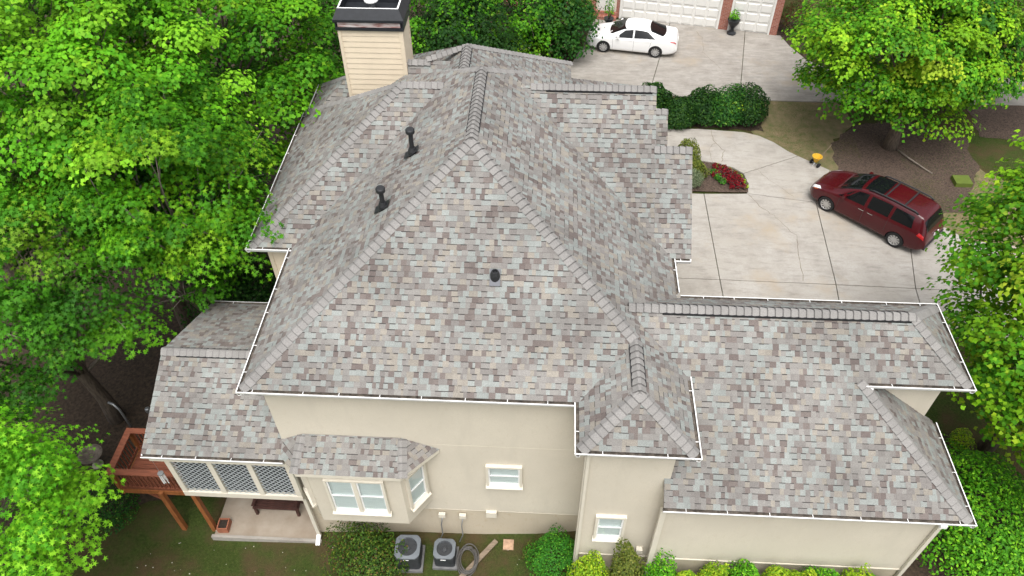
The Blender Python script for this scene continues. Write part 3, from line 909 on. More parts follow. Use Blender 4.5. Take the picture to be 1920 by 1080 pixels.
# small wall boxes
for (x, z, s_) in ((-2.82, -.20, .10), (-2.2, -.22, .10), (-1.33, .0, .155)):
    hp(MB().box(x-s_, x+s_, 10.74, 10.84, z-s_, z+s_*.8).build('utility_box', M_trim))
hp(MB().box(2.78, 2.95, 9.40, 9.52, .78, .98).build('utility_box', M_trim))

# chimney
ch = hp(MB().box(-6.68, -4.68, 22.02, 23.18, 0, 9.5).build('chimney', M_lap))
zz = 6.6
while zz < 9.42:
    b_ = MB(); z2 = min(zz+.19, 9.46)
    b_.add([(-6.60, 21.995, zz), (-4.77, 21.995, zz), (-4.77, 22.012, z2), (-6.60, 22.012, z2), (-6.60, 22.02, zz), (-4.77, 22.02, zz)],
           [(0, 1, 2, 3), (4, 5, 1, 0), (0, 3, 4), (1, 5, 2)])
    b_.build('siding_board', M_lap, ch)
    b2 = MB()
    b2.add([(-4.645, 22.1, zz), (-4.645, 23.1, zz), (-4.672, 23.1, z2), (-4.672, 22.1, z2), (-4.68, 22.1, zz), (-4.68, 23.1, zz)], [(0, 1, 2, 3), (4, 5, 1, 0), (0, 3, 4), (1, 5, 2)])
    b2.build('siding_board', M_lap, ch)
    zz += .19
ct = MB()
for x0, x1, y0, y1 in ((-6.70, -6.60, 21.975, 22.07), (-4.77, -4.64, 21.975, 22.10), (-4.74, -4.64, 23.1, 23.2)): ct.box(x0, x1, y0, y1, 3.0, 9.47)
ct.build('corner_board', M_lap, ch)
cb = MB()
cb.box(-6.74, -4.60, 21.93, 23.27, 9.47, 9.56); cb.box(-6.74, -6.70, 21.93, 23.27, 9.56, 9.76); cb.box(-4.64, -4.60, 21.93, 23.27, 9.56, 9.76)
cb.box(-6.70, -4.64, 22.0, 23.2, 9.56, 9.76); cb.box(-6.78, -4.56, 21.89, 23.31, 9.76, 9.84)
o_ = [(-6.78, 21.89), (-4.56, 21.89), (-4.56, 23.31), (-6.78, 23.31)]; t_ = [(-6.62, 22.06), (-4.72, 22.06), (-4.72, 23.14), (-6.62, 23.14)]; i_ = [(-6.57, 22.11), (-4.77, 22.11), (-4.77, 23.09), (-6.57, 23.09)]
vv = [(*p, 9.84) for p in o_] + [(*p, 10.14) for p in t_] + [(*p, 10.14) for p in i_] + [(*p, 9.80) for p in i_]
ff = []
for k in range(4):
    j = (k+1) % 4
    ff += [(k, j, 4+j, 4+k), (8+k, 8+j, 12+j, 12+k)]
cb.add(vv, ff + [(12, 13, 14, 15)], 0)
cb.add(vv, [(4+k, 4+(k+1) % 4, 8+(k+1) % 4, 8+k) for k in range(4)], 1)
cb.build('chimney_cap', [M_black, M_white], ch)
M_insul = mat('peeling_paint', (0.72, 0.71, 0.70), 0.8, scale=2.2, col2=(0.22, 0.06, 0.045), detail=5, stretch=(1, 1, 9))
MB().box(-6.66, -4.70, 21.955, 22.0, 9.575, 9.735).build('flashing', M_insul, ch)
fl = MB(); fl.lathe([(.10, 9.8), (.10, 10.12)], (-5.65, 22.6, 0), 14, 0); fl.lathe([(.20, 10.12), (.22, 10.14), (.22, 10.18), (.15, 10.23)], (-5.65, 22.6, 0), 18, 1)
fl.build('flue', [M_galv, M_white], ch, smooth=False)
# W1 siding on its south wall
zz = 3.0
while zz < 5.95:
    b_ = MB(); b_.add([(-7.98, 15.795, zz), (-6.87, 15.795, zz), (-6.87, 15.812, zz+.17), (-7.98, 15.812, zz+.17), (-7.98, 15.82, zz), (-6.87, 15.82, zz)], [(0, 1, 2, 3), (4, 5, 1, 0), (0, 3, 4)])
    hp(b_.build('siding_board', M_lap)); zz += .17
hp(MB().box(-8.10, -7.98, 15.78, 15.86, -2, 6.0).build('corner_trim', M_lap))

# roof vents
def vent_pipe(p, h):
    x, y, z = p
    mb = MB()
    mb.lathe([(.062, -.05), (.062, h-.12), (.118, h-.12), (.125, h-.09), (.125, h-.02), (.10, h+.01)], (x, y, z), 18, 0)
    mb.lathe([(.13, -.12), (.12, .06), (.085, .16)], (x, y, z), 16, 0)
    o = hp(mb.build('vent_pipe', M_blackplastic, smooth=False))
    sl = .705
    fl = MB(); fl.add([(x-.24, y-.15, z-.24*sl+.03), (x+.16, y-.15, z+.16*sl+.03), (x+.16, y+.15, z+.16*sl+.03), (x-.24, y+.15, z-.24*sl+.03)], [(0, 1, 2, 3)])
    fl.build('flashing', M_blackplastic, o)
vent_pipe((-3.66, 16.76, 8.72), .74); vent_pipe((-4.20, 14.92, 8.33), .62)
M_acflash = mat('lead_flashing', (.12, .125, .14), .6)
bt = MB(); x, y, z = -1.18, 12.93, 7.90
bt.lathe([(.125, -.05), (.12, .10), (.085, .20), (.06, .20), (.06, .14)], (x, y, z), 18, 0)
bo = hp(bt.build('vent_boot', M_blackplastic))
MB().add([(x-.13, y-.20, z-.20*.705+.035), (x+.13, y-.20, z-.20*.705+.035), (x+.13, y+.14, z+.14*.705+.035), (x-.13, y+.14, z+.14*.705+.035)], [(0, 1, 2, 3)]).build('flashing', M_acflash, bo)

# screened porch front
pf = MB()
for x in (-10.14, -8.98, -7.87, -6.80):
    pf.box(x-.075, x+.075, 10.47, 10.58, .92, 3.2)
pf.box(-10.215, -6.72, 10.46, 10.59, .92, 1.14); pf.box(-10.215, -6.72, 10.47, 10.58, 3.0, 3.2)
pf.box(-10.215, -10.10, 10.58, 15.5, .92, 1.14); pf.box(-10.215, -10.1, 15.4, 15.5, -2, 3.2)
porch = hp(pf.build('porch_frame', M_trim))
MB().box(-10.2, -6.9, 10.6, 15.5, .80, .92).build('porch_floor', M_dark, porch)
for k, (x0, x1) in enumerate(((-10.065, -9.055), (-8.905, -7.945), (-7.795, -6.875))):
    lt = MB(); z0, z1 = 1.14, 3.0; st = .105; w_ = x1-x0; h_ = z1-z0
    for sgn, yy in ((1, 10.515), (-1, 10.527)):
        c = -h_
        while c < w_+h_:
            # line x = c + sgn*z clipped to the panel
            pts = []
            lo = (max(0, -c) if sgn > 0 else max(0, c-w_)); hi = (min(h_, w_-c) if sgn > 0 else min(h_, c))
            if hi-lo > .03:
                xa, xb = (c+lo, c+hi) if sgn > 0 else (c-lo, c-hi)
                lt.beam((x0+xa, yy, z0+lo), (x0+xb, yy, z0+hi), .026, .010, 0, (0, 1, 0))
            c += st*1.62
    lo_ = lt.build('lattice', M_lattice, porch); lo_['kind'] = 'stuff'
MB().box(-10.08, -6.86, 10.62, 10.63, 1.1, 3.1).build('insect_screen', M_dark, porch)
hp(MB().box(-10.5, -10.42, 10.4, 15.9, 3.05, 3.14).build('fascia', M_trim))
# ------------------------------------------------------------------ deck and things round the house
deck = empty('deck', (-11.45, 11.6, 0.3), 0, 'red-brown stained wooden deck on posts beside the screened porch', 'deck')
DI = Matrix.Translation((11.45, -11.6, -0.3))
def dk(mb, name, m=M_redwood):
    o = mb.build(name, m, deck); o.matrix_parent_inverse = DI; return o
DX0, DX1, DY0, DY1, DZ, RZ = -12.55, -10.30, 10.92, 12.32, 0.32, 1.30
yy = DY0
while yy < DY1+.6:
    dk(MB().box(DX0+.05, DX1, yy, yy+.132, DZ-.03, DZ), 'deck_board'); yy += .14
for a, b in (((DX0, DY0), (DX1+.05, DY0)), ((DX0, DY1+.6), (DX1, DY1+.6)), ((DX0, DY0), (DX0, DY1+.6))):
    dk(MB().beam((*a, DZ-.14), (*b, DZ-.14), .045, .20), 'rim_joist', M_post)
dk(MB().box(DX0-.08, DX1+.0, DY0-.10, DY0+.10, RZ-.04, RZ), 'top_rail')
dk(MB().box(DX0-.08, DX0+.12, DY0+.10, DY1-.08, RZ-.04, RZ), 'top_rail')
dk(MB().box(DX0-.08, DX1+.0, DY1-.08, DY1+.10, RZ-.04, RZ), 'top_rail')
dk(MB().beam((DX0, DY0, DZ+.10), (DX1, DY0, DZ+.10), .04, .07), 'bottom_rail')
dk(MB().beam((DX0, DY0, DZ+.10), (DX0, DY1, DZ+.10), .04, .07), 'bottom_rail')
dk(MB().beam((DX0, DY1, DZ+.10), (DX1, DY1, DZ+.10), .04, .07), 'bottom_rail')
x = DX0+.14
while x < DX1:
    dk(MB().beam((x, DY0, DZ+.06), (x, DY0, RZ-.04), .036, .036), 'baluster')
    dk(MB().beam((x, DY1, DZ+.06), (x, DY1, RZ-.04), .036, .036), 'baluster'); x += .13
y = DY0+.13
while y < DY1-.1:
    dk(MB().beam((DX0, y, DZ+.06), (DX0, y, RZ-.04), .036, .036), 'baluster'); y += .13
for (x, y) in ((DX0+.0, DY0), (DX0, DY1)):
    dk(MB().box(x-.05, x+.05, y-.05, y+.05, DZ-.25, RZ-.04), 'rail_post', M_post)
for x in (-11.33, -10.33):
    dk(MB().box(x-.07, x+.07, 10.80, 10.94, float(hgt(x, 10.9))-.1, DZ-.05), 'post', M_post)
dk(MB().box(-11.4, -11.26, 12.75, 12.89, -2.3, DZ-.05), 'post', M_post)
dk(MB().beam((-11.95, 10.95, DZ-.1), (-11.33, 10.95, -.45), .06, .09), 'brace', M_redwood)

patio = slab([(-10.22, 10.60), (-6.86, 10.60), (-6.86, 15.4), (-10.22, 15.4)], None, .14, -1.86, 0.0)
patio.data.materials.clear(); patio.data.materials.append(mat('patio_concrete', (.25, .20, .15), .9, scale=1.3, col2=(.36, .31, .25), detail=7)); patio.name = 'patio'; patio['kind'] = 'structure'
curb = MB().box(-10.28, -6.75, 10.50, 10.595, -2.05, -1.82).build('patio_kerb', M_conc); curb['kind'] = 'structure'

# slatted bench under the porch
b = empty('bench', (-8.35, 11.62, -1.86), 0, 'dark brown slatted wooden bench on the patio under the porch', 'bench')
for k in range(6): MB().box(-.75, .75, -.28+k*.095, -.28+k*.095+.08, .40, .43).build('seat_slat', M_brown, b)
for sx in (-.68, .68):
    for sy in (-.24, .22): MB().box(sx-.04, sx+.04, sy-.04, sy+.04, 0, .42 if sy < 0 else .85).build('leg', M_brown, b)
    MB().box(sx-.05, sx+.05, -.30, .28, .60, .64).build('armrest', M_brown, b)
for k in range(3): MB().box(-.72, .72, .20, .24, .50+k*.12, .58+k*.12).build('back_slat', M_brown, b)
# square planter
b = empty('planter_box', (-9.95, 10.86, -1.86), 0.05, 'square reddish wooden planter box on the patio corner by the deck post', 'planter')
for (x0, x1, y0, y1) in ((-.17, .17, -.19, -.155), (-.17, .17, .155, .19), (-.17, -.135, -.155, .155), (.135, .17, -.155, .155)):
    MB().box(x0, x1, y0, y1, 0, .26).build('side_board', M_terra, b)
MB().box(-.135, .135, -.155, .155, .02, .20).build('soil', M_soil, b)
# bird bath
b = empty('bird_bath', (-15.2, 13.05, -2.16), 0, 'round dark stone bird bath on a pedestal in the shaded soil', 'bird bath')
M_stone = mat('bath_stone', (0.16, 0.13, 0.105), 0.9, 0.4, 7)
MB().lathe([(.17, 0), (.19, .05), (.10, .10), (.09, .45), (.14, .55)], n=16).build('pedestal', mat('pedestal_stone', (.34, .30, .25), .9, .3, 6), b)
MB().lathe([(.14, .55), (.36, .66), (.40, .72), (.34, .72), (.10, .62), (.001, .61)], n=22).build('bowl', M_stone, b)
# bent pipe and lamp
b = MB(); b.tube([(-14.55, 14.5, -2.1), (-14.55, 14.5, -1.2), (-14.58, 14.52, -.9), (-14.75, 14.6, -.72), (-14.95, 14.66, -.70)], .045, 8)
tag(b.build('bent_pipe', M_galv, smooth=True), 'bent grey metal pipe standing behind the deck', 'pipe')
b = MB(); b.lathe([(.05, 0), (.05, .45), (.09, .45), (.09, .6), (.05, .64)], (-14.0, 15.0, -2.1), 10)
tag(b.build('garden_lamp', M_galv), 'short grey garden lamp beside the bent pipe', 'lamp')
# wind chime hanging from the porch gutter
b = empty('wind_chime', (-10.62, 10.55, 1.35), 0, 'silver tube wind chime hanging at the porch corner over the deck', 'wind chime')
MB().lathe([(.085, .62), (.085, .65)], n=12).build('ring', M_galv, b)
for k in range(6):
    a = k*math.pi/3; MB().tube([(.065*math.cos(a), .065*math.sin(a), .60), (.065*math.cos(a), .065*math.sin(a), .10+.05*(k % 3))], .014, 6).build('tube', M_white, b)
MB().tube([(0, 0, .65), (0, 0, 1.75)], .006, 4).build('cord', M_galv, b)

# air conditioners
M_acgrey = mat('ac_top_grey', (0.13, 0.145, 0.16), 0.45, 0.08, 4)
M_acdark = mat('ac_cabinet', (0.045, 0.048, 0.052), 0.5, 0.2, 5)
M_blade = mat('fan_blade', (0.03, 0.032, 0.035), 0.4)
M_bladel = mat('fan_blade_bright', (0.65, 0.66, 0.66), 0.35, metal=0.3)
def ac(cx, cy, w, d, h, label, rz, bright):
    z0 = -1.52
    o = empty('air_conditioner', (cx, cy, z0), rz, label, 'air conditioner', 'air conditioners by the south wall')
    MB().box(-w/2-.06, w/2+.06, -d/2-.06, d/2+.06, -.10, .06).build('pad', mat('pad_grey', (.14, .14, .14), .9, .2, 5), o)
    bd = MB(); r = .09; cor = []
    for (sx, sy, a0) in ((1, 1, 0), (-1, 1, 90), (-1, -1, 180), (1, -1, 270)):
        for k in range(4):
            a = math.radians(a0+k*30); cor.append((sx*(w/2-r)+r*math.cos(a), sy*(d/2-r)+r*math.sin(a)))
    bd.prism(cor, .06, h-.05); bd.build('cabinet', M_acdark, o)
    lv = MB(); n = 11
    for k in range(n):
        z = .10+k*(h-.22)/n
        sc = 1.012
        ring = [(x*sc, y*sc) for x, y in cor]; lv.prism(ring, z, z+.018)
    lo = lv.build('louvre', M_black, o)
    lid = MB(); R = min(w, d)*.40; n = 32
    oc = []
    for k in range(n):
        a = 2*math.pi*k/n; c, s = math.cos(a), math.sin(a)
        m_ = 1/max(abs(c)/(w/2+.015), abs(s)/(d/2+.015)); q = min(m_, math.hypot(w, d)/2*.88); oc.append((q*c, q*s))
    ic = [(R*math.cos(2*math.pi*k/n), R*math.sin(2*math.pi*k/n)) for k in range(n)]
    vs = [(*p, h-.05) for p in oc] + [(*p, h) for p in oc] + [(*p, h+.015) for p in ic] + [(*p, h-.14) for p in ic]
    fs = []
    for k in range(n):
        j = (k+1) % n
        fs += [(k, j, n+j, n+k), (n+k, n+j, 2*n+j, 2*n+k), (2*n+k, 2*n+j, 3*n+j, 3*n+k)]
    lid.add(vs, fs); lid.build('top_panel', M_acgrey, o)
    MB().lathe([(R, h-.15), (R, h-.14)], n=24).build('fan_well', M_dark, o)
    for k in range(4):
        a = k*math.pi/2+.5; f = MB(); pts = []
        for (rr, da) in ((.06, 0), (R*.95, -.30), (R*.97, .25), (R*.5, .42), (.06, .9)):
            pts.append((rr*math.cos(a+da), rr*math.sin(a+da), h-.09+.03*da))
        f.add(pts, [tuple(range(5))]); f.build('fan_blade', M_bladel if k == bright else M_blade, o)
    hb = MB().lathe([(.075, h-.10), (.075, h-.01), (.04, h+.012)], n=14); hb.build('fan_hub', M_acdark, o)
    g = MB()
    for k in range(4):
        a = k*math.pi/2+.2; g.beam((0, 0, h+.018), (R*math.cos(a), R*math.sin(a), h+.018), .012, .008)
    for rr in np.linspace(R*.3, R*.98, 7):
        g.tube([(rr*math.cos(t), rr*math.sin(t), h+.02) for t in np.linspace(0, 2*math.pi, 33)], .0025, 3, cap=False)
    g.build('fan_grille', M_acdark, o)
    MB().box(-.10, .06, -d/2-.015, -d/2-.005, h-.14, h-.11).build('name_plate', M_white, o)
    return o
ac(-3.80, 9.97, .72, .72, .82, 'larger air conditioner with bright fan blade beside the evergreen shrub', .03, 0)
ac(-2.71, 10.04, .62, .60, .66, 'smaller air conditioner between the larger one and the coiled hose', .0, 2)
for x in (-2.82, -2.2):
    b = MB(); b.tube([(x, 10.75, -.3), (x-.05, 10.72, -.7), (x-.02, 10.6, -1.05), (x-.12, 10.45, -1.25)], .018, 6)
    tag(b.build('conduit', M_galv, smooth=True), 'grey electrical conduit from the wall to the ' + ('larger' if x < -2.5 else 'smaller') + ' air conditioner', 'conduit')
hs = MB()
for k in range(9):
    a0 = random.uniform(0, 6); rr = .36+random.uniform(-.06, .06); ox, oy = random.uniform(-.06, .06), random.uniform(-.06, .06)
    hs.tube([(-2.02+ox+rr*.75*math.cos(a0+t), 9.95+oy+rr*1.1*math.sin(a0+t), -1.47+.02*k+.02*math.sin(3*t+k)) for t in np.linspace(0, 6.0, 26)], .018, 6)
tag(hs.build('garden_hose', mat('hose', (.09, .085, .08), .55), smooth=True), 'coiled dark garden hose beside the smaller air conditioner', 'hose')
pl = MB().beam((-2.25, 9.35, -1.44), (-1.2, 10.62, -1.40), .15, .04)
tag(pl.build('plank', M_wood), 'weathered timber plank lying diagonally under the hose', 'plank')
br = MB().box(-.98, -.66, 10.35, 10.68, -1.5, -1.40)
tag(br.build('paving_stone', mat('paver', (.42, .27, .18), .9, .3, 6)), 'tan paving stone at the wall foot beside the plank', 'stone')

# ------------------------------------------------------------------ vehicles
def cr(p0, p1, p2, p3, t):
    return 0.5*((2*p1)+(-p0+p2)*t+(2*p0-5*p1+4*p2-p3)*t*t+(-p0+3*p1-3*p2+p3)*t**3)
class Car:
    def __init__(s, L, W, tabs):
        s.L = L
        ss = np.linspace(0, L, 161)
        def tb(k, sm=5):
            a = np.interp(ss, *zip(*tabs[k])); 
            ker = np.ones(sm)/sm; p = np.pad(a, sm//2, mode='edge'); return np.convolve(p, ker, 'valid')
        s.ss = ss; s.zt = tb('zt'); s.zsh = tb('zsh'); s.w = tb('w')*W/2; s.wr = tb('wr')*W/2; s.zr = tb('zr'); s.zb = tb('zb')
    def ctrl(s, q):
        f = lambda a: np.interp(q, s.ss, a)
        w, zb, zsh, wr, zr, zt = f(s.w), f(s.zb), f(s.zsh), f(s.wr), f(s.zr), f(s.zt)
        wsh = w*.955
        return [(w*.80, zb), (w*.96, zb+.07), (w, zb+.30*(zsh-zb)/.7), (w*.995, zb+.78*(zsh-zb)), (wsh, zsh), (wr, zr), (wr*.78, zr+(zt-zr)*.80), (wr*.40, zt-.004), (0, zt)]
    def P(s, q, t, off=0.0):
        c = s.ctrl(q); n = len(c); i = min(int(t), n-2); u = t-i
        c = [(-c[1][0]*0+c[0][0]*.6, c[0][1]-.02)] + c + [(-c[-2][0], c[-2][1])]
        a = [cr(c[i][k], c[i+1][k], c[i+2][k], c[i+3][k], u) for k in (0, 1)]
        return np.array([s.L/2-q, max(a[0], 0), a[1]])
    def N(s, q, t):
        e = .02
        a = s.P(min(q+e, s.L), t)-s.P(max(q-e, 0), t); b = s.P(q, min(t+.05, 8))-s.P(q, max(t-.05, 0))
        n = np.cross(b, a); n = n/(np.linalg.norm(n)+1e-9)
        if n[1] < 0 and t < 7: n = -n
        if t >= 7 and n[2] < 0: n = -n
        return n
    def patch(s, quad, nu=10, nv=6, off=.006, side=1):
        """quad: 4 (s,t) corners; bilinear in (s,t)"""
        vs = []
        for j in range(nv+1):
            for i in range(nu+1):
                a, b = i/nu, j/nv
                q = [(1-a)*(1-b)*quad[0][k]+a*(1-b)*quad[1][k]+a*b*quad[2][k]+(1-a)*b*quad[3][k] for k in (0, 1)]
                p = s.P(*q) + s.N(*q)*off
                vs.append((p[0], p[1]*side, p[2]))
        fs = [(j*(nu+1)+i, j*(nu+1)+i+1, (j+1)*(nu+1)+i+1, (j+1)*(nu+1)+i) for j in range(nv) for i in range(nu)]
        if side < 0: fs = [f[::-1] for f in fs]
        return vs, fs
    def across(s, s0, s1, t0, off=.006, nu=10, nv=8, s0e=None, s1e=None):
        """patch over the top from rail to rail; s0e/s1e: s at the outer edge"""
        vs = []; ts = list(np.linspace(t0, 8, nv+1)); s0e = s0 if s0e is None else s0e; s1e = s1 if s1e is None else s1e
        cols = [(t, 1) for t in ts] + [(t, -1) for t in ts[::-1][1:]]
        for (t, sd_) in cols:
            k = (8-t)/(8-t0)
            a, b = s0+(s0e-s0)*k*k, s1+(s1e-s1)*k*k
            for i in range(nu+1):
                q = a+(b-a)*i/nu; p = s.P(q, t)+s.N(q, t)*off
                vs.append((p[0], p[1]*sd_, p[2]))
        m_ = len(cols)
        fs = [(j*(nu+1)+i, (j+1)*(nu+1)+i, (j+1)*(nu+1)+i+1, j*(nu+1)+i+1) for j in range(m_-1) for i in range(nu)]
        return vs, fs
    def body(s, mats, wheels, rad, root, wy):
        st = np.linspace(0, s.L, 90); ts = np.concatenate([np.linspace(0, 8, 41)])
        vs = []; fs = []; n = len(ts)*2-1
        for q in st:
            half = [s.P(q, t) for t in ts]
            ring = [(p[0], p[1], p[2]) for p in half] + [(p[0], -p[1], p[2]) for p in half[::-1][1:]]
            vs += ring
        for i in range(len(st)-1):
            for k in range(n):
                k2 = (k+1) % n
                fs.append((i*n+k, i*n+k2, (i+1)*n+k2, (i+1)*n+k))
        fs.append(tuple(range(n))[::-1]); fs.append(tuple((len(st)-1)*n+k for k in range(n)))
        me = bpy.data.meshes.new('body'); me.from_pydata(vs, [], fs)
        bm = bmesh.new(); bm.from_mesh(me); bmesh.ops.recalc_face_normals(bm, faces=bm.faces[:]); bm.to_mesh(me); bm.free()
        for m_ in mats: me.materials.append(m_)
        ob = link('body', me)
        cut = MB()
        for q in wheels:
            for sd_ in (1, -1):
                c = (s.L/2-q, sd_*(wy+.02), rad); Mx = Matrix.Translation(c) @ Matrix.Rotation(math.pi/2, 4, 'X')
                cut.lathe([(rad*1.14, -.26), (rad*1.14, .26)], n=28, M=Mx)
        cme = cut.build('wheel_cutter', [mats[1]])
        md = ob.modifiers.new('arch', 'BOOLEAN'); md.object = cme; md.operation = 'DIFFERENCE'; md.solver = 'EXACT'
        dg = bpy.context.evaluated_depsgraph_get(); dg.update()
        new = bpy.data.meshes.new_from_object(ob.evaluated_get(dg), preserve_all_data_layers=True, depsgraph=dg)
        ob.modifiers.clear(); ob.data = new; new.name = 'body'
        bpy.data.objects.remove(cme)
        if len(new.materials) < 2: new.materials.append(mats[1])
        new.polygons.foreach_set('use_smooth', [True]*len(new.polygons))
        try: new.set_sharp_from_angle(angle=math.radians(38))
        except Exception: pass
        ob.parent = root
        return ob

M_glassdark = mat('car_glass', (0.006, 0.007, 0.008), 0.05, spec=0.35)
M_tyre = mat('tyre', (0.015, 0.015, 0.016), 0.85)
M_rim = mat('alloy_rim', (0.55, 0.55, 0.55), 0.3, metal=0.6)
M_chrome = mat('chrome', (0.7, 0.7, 0.7), 0.12, metal=1.0)
M_lamp = mat('headlamp', (0.75, 0.76, 0.77), 0.08, spec=0.8)
M_amber = mat('indicator', (0.55, 0.12, 0.02), 0.2)
M_tail = mat('tail_lamp', (0.42, 0.01, 0.012), 0.12, spec=0.8)
M_seam = mat('panel_gap', (0.02, 0.02, 0.02), 0.8)
M_red = mat('dark_red_paint', (0.060, 0.003, 0.006), 0.26, spec=0.3, coat=0.35)
M_whitep = mat('white_paint', (0.80, 0.80, 0.80), 0.3, spec=0.5, coat=0.4)

def wheel(parent, x, y, r, w, side, spokes=10):
    o = bpy.data.objects.new('wheel', None); COL.objects.link(o); o.parent = parent; o.location = (x, y, r); o.rotation_euler = (0, 0, 0 if side > 0 else math.pi)
    R = Matrix.Rotation(-math.pi/2, 4, 'X')
    MB().lathe([(r*.66, -w/2), (r*.93, -w/2), (r, -w/2+.03), (r, w/2-.03), (r*.94, w/2), (r*.68, w/2), (r*.66, w/2-.03)], n=30, M=R).build('tyre', M_tyre, o, smooth=False)
    rm = MB(); rm.lathe([(r*.60, w/2-.06), (r*.68, w/2-.005), (r*.70, w/2-.005), (r*.70, w/2-.03)], n=30, M=R)
    rm.lathe([(r*.01, w/2-.005), (r*.15, w/2-.008), (r*.15, w/2-.05)][::-1], n=16, M=R)
    for k in range(spokes):
        a = 2*math.pi*k/spokes
        d = Vector((math.cos(a), 0, math.sin(a))); p = Vector((-math.sin(a), 0, math.cos(a)))
        i0, i1 = d*r*.12, d*r*.68
        y0 = w/2-.018; y1 = w/2-.012
        rm.add([i0-p*.022+Vector((0, y0, 0)), i0+p*.022+Vector((0, y0, 0)), i1+p*.030+Vector((0, y1, 0)), i1-p*.030+Vector((0, y1, 0)),
                i0-p*.022+Vector((0, y0-.03, 0)), i0+p*.022+Vector((0, y0-.03, 0)), i1+p*.03+Vector((0, y1-.03, 0)), i1-p*.03+Vector((0, y1-.03, 0))],
               [(0, 1, 2, 3), (0, 4, 5, 1), (1, 5, 6, 2), (3, 2, 6, 7), (0, 3, 7, 4)])
    rm.build('rim', M_rim, o)
    MB().lathe([(r*.66, -.02), (r*.66, .0)], n=24, M=R).build('brake_disc', M_seam, o)
    return o

def mk(patch, name, m, root, smooth=True):
    mb = MB(); mb.add(*patch); return mb.build(name, m, root, smooth=smooth)

def seam(C, pts, root, w=.007, side=1):
    for (a, b) in zip(pts[:-1], pts[1:]):
        if abs(a[0]-b[0]) < abs(a[1]-b[1])*.2: q = [(a[0]-w, a[1]), (a[0]+w, a[1]), (b[0]+w, b[1]), (b[0]-w, b[1])]
        else: q = [(a[0], a[1]-w*3), (b[0], b[1]-w*3), (b[0], b[1]+w*3), (a[0], a[1]+w*3)]
        mk(C.patch(q, 8, 8, .003, side), 'door_seam', M_seam, root)

# --- red minivan
van = empty('minivan', (0, 0, 0), 0, 'dark red minivan with black roof rails parked on the concrete driveway', 'minivan')
C = Car(5.09, 1.985, {
 'zt': [(0, .58), (.05, .70), (.18, .84), (.6, .98), (1.08, 1.10), (1.5, 1.38), (1.95, 1.61), (2.3, 1.70), (3.2, 1.75), (4.3, 1.72), (4.62, 1.66), (4.80, 1.42), (4.95, 1.10), (5.02, .96), (5.09, .70)],
 'zr': [(0, .56), (.05, .68), (.18, .81), (.6, .94), (1.02, 1.06), (1.5, 1.32), (1.95, 1.52), (2.3, 1.59), (3.2, 1.63), (4.3, 1.60), (4.62, 1.54), (4.80, 1.33), (4.95, 1.06), (5.02, .93), (5.09, .68)],
 'zsh': [(0, .50), (.05, .60), (.18, .72), (.6, .88), (1.02, 1.0), (2.0, 1.04), (3.5, 1.09), (4.6, 1.13), (4.9, 1.0), (5.02, .88), (5.09, .64)],
 'zb': [(0, .30), (.2, .21), (.6, .19), (4.5, .20), (4.9, .27), (5.09, .38)],
 'w': [(0, .60), (.06, .74), (.2, .86), (.5, .955), (.9, 1.0), (4.3, 1.0), (4.75, .96), (4.95, .90), (5.09, .80)],
 'wr': [(0, .45), (.2, .64), (.6, .74), (1.05, .77), (1.5, .74), (2.1, .705), (4.4, .70), (4.7, .70), (4.95, .74), (5.09, .66)]})
VW = (.98, 4.01)
C.body([M_red, M_seam], VW, .345, van, .985-.10)
for q in VW:
    for sd_ in (1, -1): wheel(van, C.L/2-q, sd_*.875, .345, .225, sd_, 10)
mk(C.across(1.13, 1.93, 5.15, .006, 10, 8, 1.22, 2.02), 'windshield', M_glassdark, van)
mk(C.across(2.08, 2.85, 5.75, .005, 8, 6, 2.12, 2.82), 'sunroof', M_glassdark, van)
mk(C.across(4.69, 4.93, 5.25, .006, 6, 8), 'rear_window', M_glassdark, van)
